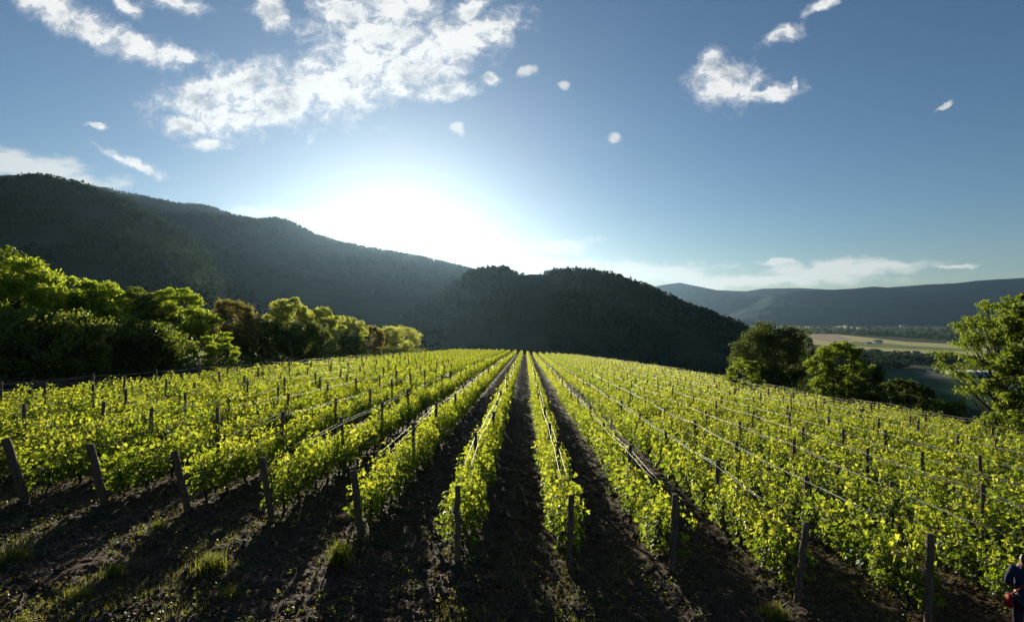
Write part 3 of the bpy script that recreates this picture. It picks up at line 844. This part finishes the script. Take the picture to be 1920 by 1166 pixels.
# rough growth under the trees on both sides
def undergrowth(name, n, fx, y0, y1, label, seed, mat, size=0.3, hmax=1.2):
    g = np.random.default_rng(seed)
    y = g.uniform(y0, y1, n); x = fx(g, y, n)
    c = 0.5 + 0.5 * fbm2(x * 0.4, y * 0.4, 3, seed)
    z = terrain(x, y) + g.random(n) * hmax * np.clip(c * 1.6, 0.1, 1.5)
    V, f = cards(np.stack([x, y, z], -1), np.stack([g.normal(0, .6, n), g.normal(0, .6, n), np.ones(n)], -1), g.uniform(0, 6.28, n), size * g.uniform(.5, 1.3, n), QUAD_BENT, QUAD_F)
    o = link(name, build_mesh(name, V, f, [mat])); tag(o, label, 'undergrowth', kind='stuff')
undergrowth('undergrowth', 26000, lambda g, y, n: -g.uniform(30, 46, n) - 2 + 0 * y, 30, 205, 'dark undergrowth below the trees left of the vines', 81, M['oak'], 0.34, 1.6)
undergrowth('undergrowth', 30000, lambda g, y, n: g.uniform(33.5, 75, n), 24, 180, 'rough green growth on the slope right of the vines', 82, M['oak'], 0.34, 1.2)

# ------------------------------------------------------------------ ground litter, clods, grass
def scatter_ground(n, g, y0=6.5, y1=34):
    y = y0 + (y1 - y0) * g.random(n) ** 1.7
    x = g.uniform(-1.05, 1.05, n) * y
    return x, y

g = np.random.default_rng(91)
n = 90000
x, y = scatter_ground(n, g)
k = (x - SLANT * y - ROW0) / ROWD; dl = np.abs(k - np.round(k)) * ROWD
dn = 0.5 + 0.5 * fbm2(x * 0.8, y * 0.8, 3, 19)
keep = g.random(n) < np.clip(dn * 1.5 - 0.15, 0.05, 1)
x, y = x[keep], y[keep]; n = len(x)
z = ground_z(x, y)
OCT = np.array([(1, 0, 0), (-1, 0, 0), (0, 1, 0), (0, -1, 0), (0, 0, .75), (0, 0, -.75), ])
OF = np.array([(0, 2, 4), (2, 1, 4), (1, 3, 4), (3, 0, 4), (2, 0, 5), (1, 2, 5), (3, 1, 5), (0, 3, 5)])
sz = 0.012 + 0.045 * g.random(n) ** 3.0
a = g.uniform(0, 6.28, n); ca, sa = np.cos(a), np.sin(a)
loc = OCT[None] * g.uniform(0.6, 1.4, (n, 6, 1)) + g.normal(0, .22, (n, 6, 3))
V = np.stack([loc[..., 0] * ca[:, None] - loc[..., 1] * sa[:, None], loc[..., 0] * sa[:, None] + loc[..., 1] * ca[:, None], loc[..., 2]], -1) * sz[:, None, None]
V += np.stack([x, y, z + sz * 0.25], -1)[:, None, :]
o = link('clods', build_mesh('clods', V.reshape(-1, 3), [(OF[None] + (np.arange(n) * 6)[:, None, None]).reshape(-1, 3)], [M['clod']]))
tag(o, 'loose earth clods and small stones strewn over the soil', 'clods', kind='stuff')

n = 45000
x, y = scatter_ground(n, g)
z = ground_z(x, y) + g.uniform(0.005, 0.03, n)
V, f = cards(np.stack([x, y, z], -1), np.stack([g.normal(0, .5, n), g.normal(0, .5, n), np.ones(n)], -1), g.uniform(0, 6.28, n), 0.03 + 0.06 * g.random(n) ** 1.5, QUAD_BENT, QUAD_F)
o = link('leaf_litter', build_mesh('leaf_litter', V, f, [M['litter']])); tag(o, 'dry leaves and prunings scattered on the soil', 'leaf litter', kind='stuff')

mb = MB(); n = 1600
x, y = scatter_ground(n, g, 7, 26)
for xx, yy in zip(x, y):
    L = g.uniform(.06, .3); an = g.uniform(0, 6.28); t = np.linspace(-.5, .5, 4)
    px4 = xx + L * t * math.cos(an) + g.normal(0, .012, 4); py4 = yy + L * t * math.sin(an) + g.normal(0, .012, 4)
    mb.tube(np.stack([px4, py4, ground_z(px4, py4) + g.uniform(.008, .03)], -1), [.006, .005, .004, .003], 4, 0, False)
o = link('prunings', mb.mesh('prunings', [M['twig']])); tag(o, 'short dry prunings strewn over the dark soil', 'prunings', kind='stuff')

BLADE = [(-.03, 0, 0), (.03, 0, 0), (.022, .10, .5), (-.022, .10, .5), (0, .32, .95)]
BLADE_F = [np.array([(0, 1, 2, 3)]), np.array([(3, 2, 4)])]
def blades(P, g, h):
    n = len(P); a = g.uniform(0, 6.28, n); c, s_ = np.cos(a)[:, None], np.sin(a)[:, None]
    sh = np.array(BLADE); tl = g.uniform(0.4, 2.2, n)[:, None]
    lx, ly, lz = sh[None, :, 0] * 1.0, sh[None, :, 1] * tl, sh[None, :, 2] * np.ones((n, 1))
    V = np.stack([(lx * c - ly * s_), (lx * s_ + ly * c), lz], -1) * h[:, None, None] + P[:, None, :]
    off = (np.arange(n) * 5)[:, None, None]
    return V.reshape(-1, 3), [(BLADE_F[0][None] + off).reshape(-1, 4), (BLADE_F[1][None] + off).reshape(-1, 3)]

def on_ground(px, py):
    Y = 8.0
    for _ in range(60):
        X = (px - 960) / F * Y
        Y = -float(terrain(X, Y)) / ((py - HY) / F)
    return (px - 960) / F * Y, Y
def strip_w(x, y):
    w = np.zeros(len(x))
    for pts, wd in (([(60, 1166), (150, 1110), (270, 1035), (340, 985)], .28), ([(300, 1166), (420, 1100), (500, 1020), (560, 950)], .3), ([(0, 1050), (60, 1010), (130, 990)], .3), ([(830, 1166), (950, 1120), (990, 1060)], .25)):
        G = [np.array(on_ground(*p)) for p in pts]
        for a, b in zip(G[:-1], G[1:]):
            d = b - a; t = np.clip(((x - a[0]) * d[0] + (y - a[1]) * d[1]) / (d @ d), 0, 1)
            dist = np.hypot(x - a[0] - t * d[0], y - a[1] - t * d[1])
            w = np.maximum(w, np.exp(-(dist / wd) ** 2))
    return w * 0.9
n = 170000
x, y = scatter_ground(n, g, 6.5, 30)
m = fbm2(x * 0.45 + 3, y * 0.45, 4, 33)
keep = (m > 0.10) & ((y < 13.5) | (g.random(n) < 0.25))
keep &= g.random(n) < np.where(x < -1, 1.0, 0.55)
keep |= strip_w(x, y) > g.random(n)
x, y = x[keep], y[keep]
V, f = blades(np.stack([x, y, ground_z(x, y) - 0.01], -1), g, g.uniform(0.04, 0.13, len(x)))
o = link('grass', build_mesh('grass', V, f, [M['grass']])); tag(o, 'sparse short grass growing on the dark headland soil', 'grass', kind='stuff')

n = 2600
x, y = scatter_ground(n, g, 7, 26)
m = fbm2(x * 0.6 + 30, y * 0.6, 3, 35)
keep = m > 0.02; x, y = x[keep], y[keep]
x = np.repeat(x, 8) + g.normal(0, .05, len(x) * 8); y = np.repeat(y, 8) + g.normal(0, .05, len(y) * 8)
# a denser strip of weeds at the foot of the vines
yy = 11 + 30 * g.random(16000) ** 1.5; kk = g.integers(-11, 14, 16000)
x = np.concatenate([x, row_x(kk, yy) + g.normal(0, .2, 16000)]); y = np.concatenate([y, yy]); n = len(x)
V, f = cards(np.stack([x, y, ground_z(x, y) + g.uniform(0.02, 0.14, n)], -1), np.stack([g.normal(0, .6, n), g.normal(0, .6, n), np.ones(n)], -1), g.uniform(0, 6.28, n), g.uniform(.025, .07, n), QUAD_BENT, QUAD_F)
o = link('weeds', build_mesh('weeds', V, f, [M['grass']])); tag(o, 'small broad-leaved weeds between the rows', 'weeds', kind='stuff')

def tuft(px, py, w, h, nb, label, seed):
    X, Y = on_ground(px, py); g = np.random.default_rng(seed)
    zb = float(ground_z(X, Y))
    P = np.stack([g.normal(0, w / 2.5, nb), g.normal(0, w / 2.5, nb), np.full(nb, -0.02)], -1)
    V, f = blades(P, g, h * g.uniform(0.5, 1.1, nb))
    o = link('grass_tuft', build_mesh('grass_tuft', V, f, [M['grass']]), None, (X, Y, zb)); tag(o, label, 'grass tuft', 'grass tufts on the headland')
tuft(640, 1062, .22, .46, 420, 'dense green grass tuft below the leaning post left of centre', 1)
tuft(32, 1050, .25, .32, 300, 'yellow green grass tuft near left edge below the thickest post', 2)
tuft(215, 1078, .2, .26, 220, 'short sunlit grass tuft on the diagonal strip at lower left', 3)
tuft(150, 1115, .24, .24, 240, 'yellow grass tuft nearest the bottom left corner', 4)
tuft(400, 1072, .3, .34, 300, 'shaded grass tuft between sunlit strip and dense tuft', 5)
tuft(430, 1120, .18, .22, 160, 'small golden grass tuft low beside the weedy strip', 6)
tuft(300, 990, .2, .2, 160, 'low grass tuft in front of the third leaning post', 7)
tuft(1450, 1150, .3, .3, 260, 'dark grass tuft at the bottom right of centre', 8)

def twig(px, py, px2, py2, label, seed):
    X, Y = on_ground(px, py); X2, Y2 = on_ground(px2, py2); g = np.random.default_rng(seed)
    t = np.linspace(0, 1, 7)
    xs = X + (X2 - X) * t + g.normal(0, .015, 7); ys_ = Y + (Y2 - Y) * t + g.normal(0, .015, 7)
    zs = ground_z(xs, ys_) + 0.03 + 0.03 * np.sin(t * 3.1)
    zb = float(zs[0])
    mb = MB(); mb.tube(np.stack([xs - X, ys_ - Y, zs - zb], -1), np.linspace(.013, .005, 7), 6)
    k = 3; mb.tube(np.stack([xs[k] - X + .14 * t[:4] * 2, ys_[k] - Y + .1 * t[:4] * 2, zs[k] - zb + .06 * t[:4]], -1), np.linspace(.007, .003, 4), 5)
    o = link('twig', mb.mesh('twig', [M['twig']], True), None, (X, Y, zb)); tag(o, label, 'twig', 'dry twigs on the headland')
twig(84, 1045, 92, 1020, 'short pale dry twig right of the yellow green tuft', 1)
twig(12, 1078, 38, 1060, 'dry twig lying just below the yellow green tuft', 2)
twig(30, 1155, 52, 1110, 'long curved dry twig at the bottom left corner', 3)
twig(142, 1160, 136, 1135, 'dry twig standing out below the sunlit grass strip', 4)
twig(358, 1155, 356, 1132, 'dry twig at the bottom below the golden tuft', 5)

# ------------------------------------------------------------------ valley: fields, woods, houses
def field_sheet(name, poly, mat, label, lift):
    V = [tuple(valley_pt(px, py) + np.array([0, 0, lift])) for px, py in poly]
    o = link(name, build_mesh(name, V, [np.array([list(range(len(V)))[::-1]])], [mat])); tag(o, label, 'field', kind='structure')
M['wheat'] = noise_mat('ripe_field', (0.44, 0.39, 0.15), (0.58, 0.52, 0.21), 0.02, stretch=(0.15, 2.0, 1), spec=0.05)
M['stubble'] = noise_mat('stubble_field', (0.36, 0.26, 0.17), (0.46, 0.36, 0.23), 0.02, spec=0.05)
M['green_f'] = noise_mat('green_field', (0.15, 0.19, 0.055), (0.24, 0.27, 0.085), 0.02, stretch=(0.2, 3, 1), spec=0.05)
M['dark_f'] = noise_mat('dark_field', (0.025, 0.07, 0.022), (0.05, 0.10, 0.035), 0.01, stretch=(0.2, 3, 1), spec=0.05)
field_sheet('crop_field', [(1480, 640), (1500, 626), (1570, 627), (1700, 641), (1850, 648), (1850, 668), (1700, 662), (1560, 650)], M['wheat'], 'pale gold crop field across the valley floor', 0.3)
field_sheet('stubble_field', [(1515, 634), (1530, 627), (1570, 628), (1600, 637), (1560, 642)], M['stubble'], 'pinkish stubble strip on the pale crop field', 0.6)
field_sheet('meadow', [(1580, 648), (1600, 640), (1700, 648), (1840, 656), (1840, 660), (1700, 654)], M['green_f'], 'green stripe across the pale crop field', 0.9)
field_sheet('crop_field', [(1495, 614.5), (1500, 612.6), (1537, 613.2), (1540, 615.2)], M['wheat'], 'small pale field strip on the far valley floor', 0.3)
field_sheet('meadow', [(1742, 612.5), (1760, 610.5), (1790, 610.2), (1790, 611.8)], M['green_f'], 'light green strip at foot of the far mountains', 0.3)
field_sheet('meadow', [(1410, 601.6), (1460, 600.2), (1520, 601.2), (1520, 603.6), (1410, 603.4)], M['green_f'], 'light meadow beyond the end of the wooded spur', 0.3)
field_sheet('crop_field', [(1560, 613.0), (1575, 611.0), (1610, 614), (1640, 619), (1620, 618.5)], M['wheat'], 'thin bright diagonal strip of field on far valley floor', 0.3)
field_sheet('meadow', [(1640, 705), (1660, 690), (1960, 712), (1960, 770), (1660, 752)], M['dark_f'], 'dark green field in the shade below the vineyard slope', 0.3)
field_sheet('stubble_field', [(1715, 709), (1745, 699), (1810, 702), (1800, 712)], noise_mat('bare_yard', (0.08, 0.07, 0.055), (0.12, 0.105, 0.085), 0.05), 'bare greyish ground beside the warehouse', 0.6)

def valley_trees(seed, items, hgt, name, label, K=26):
    g = np.random.default_rng(seed); Ps, Ns, Ss = [], [], []
    for (x0, y0, x1, y1, n) in items:
        for _ in range(n):
            t = g.random(); p = valley_pt(x0 + (x1 - x0) * t, y0 + (y1 - y0) * t + g.normal(0, 1.2))
            h = hgt * g.uniform(.5, 1.3)
            d = g.normal(0, 1, (K, 3)); d /= np.linalg.norm(d, axis=1)[:, None]
            Ps.append(p + d * np.array([.42, .42, .42]) * h * g.uniform(.6, 1.1, (K, 1)) + np.array([0, 0, .5 * h])); Ns.append(d + g.normal(0, .4, (K, 3))); Ss.append(h * .32 * g.uniform(.6, 1.2, K))
    P, N, S = np.concatenate(Ps), np.concatenate(Ns), np.concatenate(Ss)
    V, f = cards(P, N, g.uniform(0, 6.28, len(P)), S, QUAD_BENT, QUAD_F)
    o = link(name, build_mesh(name, V, f, [M['forest']])); tag(o, label, 'wood', kind='stuff')
valley_trees(1, [(1490, 668, 1640, 672, 90), (1640, 676, 1860, 684, 150), (1660, 672, 1800, 676, 60), (1600, 690, 1700, 690, 60), (1540, 660, 1680, 668, 60)], 15, 'wood', 'belt of dark trees round the village in the valley')
valley_trees(2, [(1500, 622, 1850, 640, 120), (1420, 606, 1900, 614, 130), (1420, 602, 1900, 606, 120), (1500, 616, 1850, 625, 150), (1590, 625, 1850, 638, 130)], 22, 'wood', 'hedges and woods dotting the far valley floor')

M['plaster'] = noise_mat('white_plaster', (0.6, 0.58, 0.54), (0.78, 0.76, 0.72), 1.0)
M['tile'] = noise_mat('roof_tile', (0.20, 0.11, 0.08), (0.32, 0.19, 0.13), 2.0)
M['glassd'] = noise_mat('dark_window', (0.03, 0.035, 0.04), (0.05, 0.055, 0.06), 1.0, rough=0.2, spec=0.5)
M['roof_w'] = noise_mat('pale_roof', (0.55, 0.56, 0.58), (0.7, 0.7, 0.7), 0.3, rough=0.5)
M['bluewall'] = noise_mat('blue_cladding', (0.22, 0.30, 0.42), (0.3, 0.38, 0.5), 0.3, rough=0.5)

def house(px, py, w, d, h, rz, label, group='houses in the valley', windows=True):
    p = valley_pt(px, py)
    root = empty('house', tuple(p)); root.rotation_euler = (0, 0, rz); tag(root, label, 'house', group)
    mb = MB(); mb.box((0, 0, h / 2 - 0.5), (w, d, h + 1))
    mb.add([(-w / 2, -d / 2, h), (w / 2, -d / 2, h), (w / 2, d / 2, h), (-w / 2, d / 2, h), (-w / 2, 0, h + d * .3), (w / 2, 0, h + d * .3)], [np.array([(0, 4, 3), (1, 2, 5)])])
    link('wall', mb.mesh('wall', [M['plaster']]), root)
    rb = MB(); e = 0.5; s_ = d / 2 + e; zt = h + d * .3 + .12
    zl = h - e * .6 + .12
    for sg in (-1, 1):
        V = np.array([(-w / 2 - e, sg * s_, zl), (w / 2 + e, sg * s_, zl), (w / 2 + e, 0, zt), (-w / 2 - e, 0, zt)])
        V2 = V + np.array([0, 0, .25])
        rb.add(np.concatenate([V, V2]), [np.array([(0, 1, 2, 3), (4, 5, 6, 7), (0, 1, 5, 4), (1, 2, 6, 5), (2, 3, 7, 6), (3, 0, 4, 7)])])
    rb.box((w * .25, 0, zt + .5), (.8, .8, 1.8))
    link('roof', rb.mesh('roof', [M['tile']]), root)
    if windows:
        k = max(2, int(w / 4))
        for j in range(k):
            wb = MB(); wb.box(((j + .5) * w / k - w / 2, -d / 2 - .02, h * .55), (1.2, .08, 1.4)); link('window', wb.mesh('window', [M['glassd']]), root)
house(1698, 667, 14, 11, 8, .3, 'white house at left end of the valley village')
house(1716, 668, 16, 12, 9, -.2, 'largest white house of the village below the pale field')
house(1735, 672, 12, 9, 6, .2, 'low tiled house right of the largest white house')
house(1757, 671, 14, 9, 5, -.1, 'long low white house at the right of the village')
house(1772, 673, 10, 8, 5, .4, 'small white house next to the long low house')
house(1646, 644, 26, 14, 8, .15, 'farmhouse standing alone on the pale crop field')
house(1628, 645, 20, 9, 4, .1, 'low farm shed left of the lone farmhouse')
house(1668, 669, 12, 10, 7, .6, 'grey house half hidden by trees left of the village')
house(1905, 676, 16, 10, 6, .2, 'pale house behind the tall tree at right edge')
for k, (px, py) in enumerate([(1637, 592), (1590, 617.5), (1597, 619), (1648, 613.5), (1690, 612), (1560, 609.5), (1625, 606), (1660, 606.5), (1700, 610), (1585, 612)]):
    if py < 600: continue
    house(px, py, 26, 16, 9, k * .7, 'tiny pale speck of a house on the far valley floor', 'far house specks on the valley floor', False)

# warehouse
p = valley_pt(1822, 704)
root = empty('warehouse', tuple(p)); root.rotation_euler = (0, 0, -0.25)
tag(root, 'long pale roofed warehouse with bluish wall on the valley floor', 'warehouse')
mb = MB(); mb.box((0, 0, 3), (62, 26, 8)); link('wall', mb.mesh('wall', [M['bluewall']]), root)
mb = MB()
for k in range(12):
    x0 = -31 + k * 62 / 12
    mb.add([(x0, -13.4, 7.05), (x0 + 2.6, -13.4, 8.3), (x0 + 5.166, -13.4, 7.05), (x0, 13.4, 7.05), (x0 + 2.6, 13.4, 8.3), (x0 + 5.166, 13.4, 7.05)], [np.array([(0, 1, 4, 3), (1, 2, 5, 4)]), np.array([(0, 2, 1), (3, 4, 5)])])
link('roof', mb.mesh('roof', [M['roof_w']]), root)
for k in range(4):
    mb = MB(); mb.box((-22 + k * 14, -13.1, 2.2), (5, .25, 5)); link('door', mb.mesh('door', [M['glassd']]), root)
house(1745, 698, 12, 8, 3.5, .1, 'low white shed left of the warehouse', 'houses in the valley', False)

# ------------------------------------------------------------------ haze
HAZE = 1.8e-5
def haze_box():
    m, n, l, out = nmat('haze')
    pv = n.new('ShaderNodeVolumePrincipled')
    pv.inputs['Color'].default_value = (0.44, 0.70, 1.0, 1)
    pv.inputs['Density'].default_value = HAZE
    pv.inputs['Anisotropy'].default_value = 0.68
    l.new(pv.outputs[0], out.inputs['Volume'])
    mb = MB(); mb.box((0, 4100, 320), (19600, 13600, 860))
    o = link('haze', mb.mesh('haze', [m])); tag(o, 'pale blue air haze filling the valley', 'haze', kind='stuff')
haze_box()

# ------------------------------------------------------------------ person at the right edge
def skin_part(name, nodes, edges, mat, parent, subd=2, root=0):
    me = bpy.data.meshes.new(name)
    me.from_pydata([n[:3] for n in nodes], edges, [])
    me.materials.append(mat)
    o = link(name, me, parent)
    layer = me.skin_vertices[0] if me.skin_vertices else None
    md = o.modifiers.new('skin', 'SKIN')
    layer = me.skin_vertices[0]
    for k, n in enumerate(nodes):
        r = n[3]
        layer.data[k].radius = (r, r) if not isinstance(r, tuple) else r
        layer.data[k].use_root = (k == root)
    md.use_smooth_shade = True
    sb = o.modifiers.new('sub', 'SUBSURF'); sb.levels = subd; sb.render_levels = subd
    return o
M['skin'] = noise_mat('skin', (0.42, 0.27, 0.20), (0.5, 0.33, 0.25), 12, rough=0.5, spec=0.4)
M['hair'] = noise_mat('black_hair', (0.01, 0.008, 0.007), (0.03, 0.022, 0.018), 30, rough=0.45, spec=0.5, stretch=(6, 6, 1))
M['navy'] = noise_mat('navy_cloth', (0.008, 0.018, 0.045), (0.015, 0.035, 0.08), 8, rough=0.8, bump=0.3)
M['trouser'] = noise_mat('dark_trouser', (0.015, 0.015, 0.025), (0.03, 0.03, 0.045), 10, rough=0.85)
M['red'] = noise_mat('red_cloth', (0.22, 0.01, 0.016), (0.34, 0.015, 0.022), 6, rough=0.7)
M['scarf'] = noise_mat('pink_scarf', (0.02, 0.012, 0.015), (0.55, 0.33, 0.38), 22, rough=0.8, lo=0.48, hi=0.52)
px_, py_ = 9.5, 9.9
pz_ = float(ground_z(px_, py_))
per = empty('person', (px_, py_, pz_)); per.rotation_euler = (0, 0, 2.6)
tag(per, 'person in dark navy jacket and pink scarf cut off by the right edge', 'person')
# faces -Y before the turn
bn = [(0, 0, .93, .135), (0, .01, 1.10, .12), (0, .01, 1.27, .14), (0, .02, 1.42, .055), (0, .0, 1.50, .062), (0, -.005, 1.58, .088), (0, .005, 1.645, .07),
      (-.17, .01, 1.37, .06), (-.25, .03, 1.11, .042), (-.13, -.19, .98, .03), (.17, .01, 1.37, .06), (.25, .03, 1.11, .042), (.13, -.19, .98, .03),
      (-.10, 0, .86, .095), (-.11, -.02, .48, .062), (-.11, .03, .09, .042), (-.12, -.14, .035, .035), (.10, 0, .86, .095), (.11, -.02, .48, .062), (.11, .03, .09, .042), (.12, -.14, .035, .035),
      (0, -.10, 1.555, .014), (-.085, .01, 1.56, .014), (.085, .01, 1.56, .014)]
be = [(0, 1), (1, 2), (2, 3), (3, 4), (4, 5), (5, 6), (2, 7), (7, 8), (8, 9), (2, 10), (10, 11), (11, 12), (0, 13), (13, 14), (14, 15), (15, 16), (0, 17), (17, 18), (18, 19), (19, 20), (5, 21), (5, 22), (5, 23)]
for sd, w in ((-1, 9), (1, 12)):
    c = np.array(bn[w][:3]); d = np.array([-sd * .8, -.55, -.15]); d /= np.linalg.norm(d)
    pal = c + d * .06
    bn.append((*pal, .032)); pi = len(bn) - 1; be.append((w, pi))
    up = np.array([0, -.2, 1.0])
    for q, (sp, L) in enumerate(((.027, .07), (.009, .08), (-.009, .076), (-.027, .06))):
        a0 = pal + d * .03 + up * sp; a1 = a0 + d * L * .5 + np.array([0, -.012, 0]); a2 = a1 + d * L * .35 + np.array([0, .02, -.012])
        k0 = len(bn); bn += [(*a0, .010), (*a1, .009), (*a2, .008)]; be += [(pi, k0), (k0, k0 + 1), (k0 + 1, k0 + 2)]
    a0 = pal + up * .035 - d * .02; a1 = a0 + up * .03 + d * .02
    k0 = len(bn); bn += [(*a0, .011), (*a1, .009)]; be += [(pi, k0), (k0, k0 + 1)]
skin_part('body', bn, be, M['skin'], per)
skin_part('jacket', [(0, 0, .84, .175), (0, .01, 1.05, .155), (0, .01, 1.27, .17), (0, .015, 1.40, .085), (-.18, .01, 1.375, .082), (-.26, .03, 1.11, .062), (-.15, -.17, .985, .045), (.18, .01, 1.375, .082), (.26, .03, 1.11, .062), (.15, -.17, .985, .045)],
          [(0, 1), (1, 2), (2, 3), (2, 4), (4, 5), (5, 6), (2, 7), (7, 8), (8, 9)], M['navy'], per)
skin_part('trousers', [(0, 0, .90, .15), (-.10, 0, .82, .112), (-.11, -.02, .48, .08), (-.11, .03, .12, .066), (.10, 0, .82, .112), (.11, -.02, .48, .08), (.11, .03, .12, .066)],
          [(0, 1), (1, 2), (2, 3), (0, 4), (4, 5), (5, 6)], M['trouser'], per)
skin_part('hair', [(0, .03, 1.66, .085), (0, .06, 1.60, .088), (0, .07, 1.50, .07), (0, .08, 1.38, .05), (-.06, .03, 1.60, .05), (.06, .03, 1.60, .05)], [(0, 1), (1, 2), (2, 3), (1, 4), (1, 5)], M['hair'], per)
mb = MB(); th = np.linspace(0, 2 * np.pi, 25)
mb.tube(np.stack([.085 * np.cos(th), .01 + .085 * np.sin(th), 1.425 + .012 * np.sin(3 * th)], -1), .045 + .006 * np.sin(7 * th), 10, 0, False)
mb.tube([(.04, -.11, 1.40), (.06, -.165, 1.25), (.07, -.175, 1.06)], [.035, .04, .03], 8)
link('scarf', mb.mesh('scarf', [M['scarf']], True), per)
for sd, nm in ((-1, 'shoe'), (1, 'shoe')):
    skin_part(nm, [(sd * .11, .05, .05, .05), (sd * .115, -.06, .045, .05), (sd * .12, -.16, .035, .04)], [(0, 1), (1, 2)], M['hair'], per)
for sd in (-1, 1):
    e = MB(); e.tube([(sd * .032, -.083, 1.582), (sd * .032, -.093, 1.582)], [.010, .006], 8); link('eye', e.mesh('eye', [M['hair']], True), per)
bag = empty('shoulder_bag', (px_, py_, pz_)); bag.rotation_euler = (0, 0, -0.5); tag(bag, 'red bag hanging at the hip of the person at right edge', 'bag')
b = skin_part('pouch', [(-.24, -.05, .90, (.10, .05)), (-.245, -.05, .78, (.13, .07)), (-.25, -.05, .64, (.12, .07))], [(0, 1), (1, 2)], M['red'], bag)
mb = MB(); t = np.linspace(0, 1, 9)
mb.tube(np.stack([-.25 + .36 * t, -.16 - .06 * np.sin(t * 3.14), .93 + .50 * t], -1), .014, 6); link('strap', mb.mesh('strap', [M['red']], True), bag)
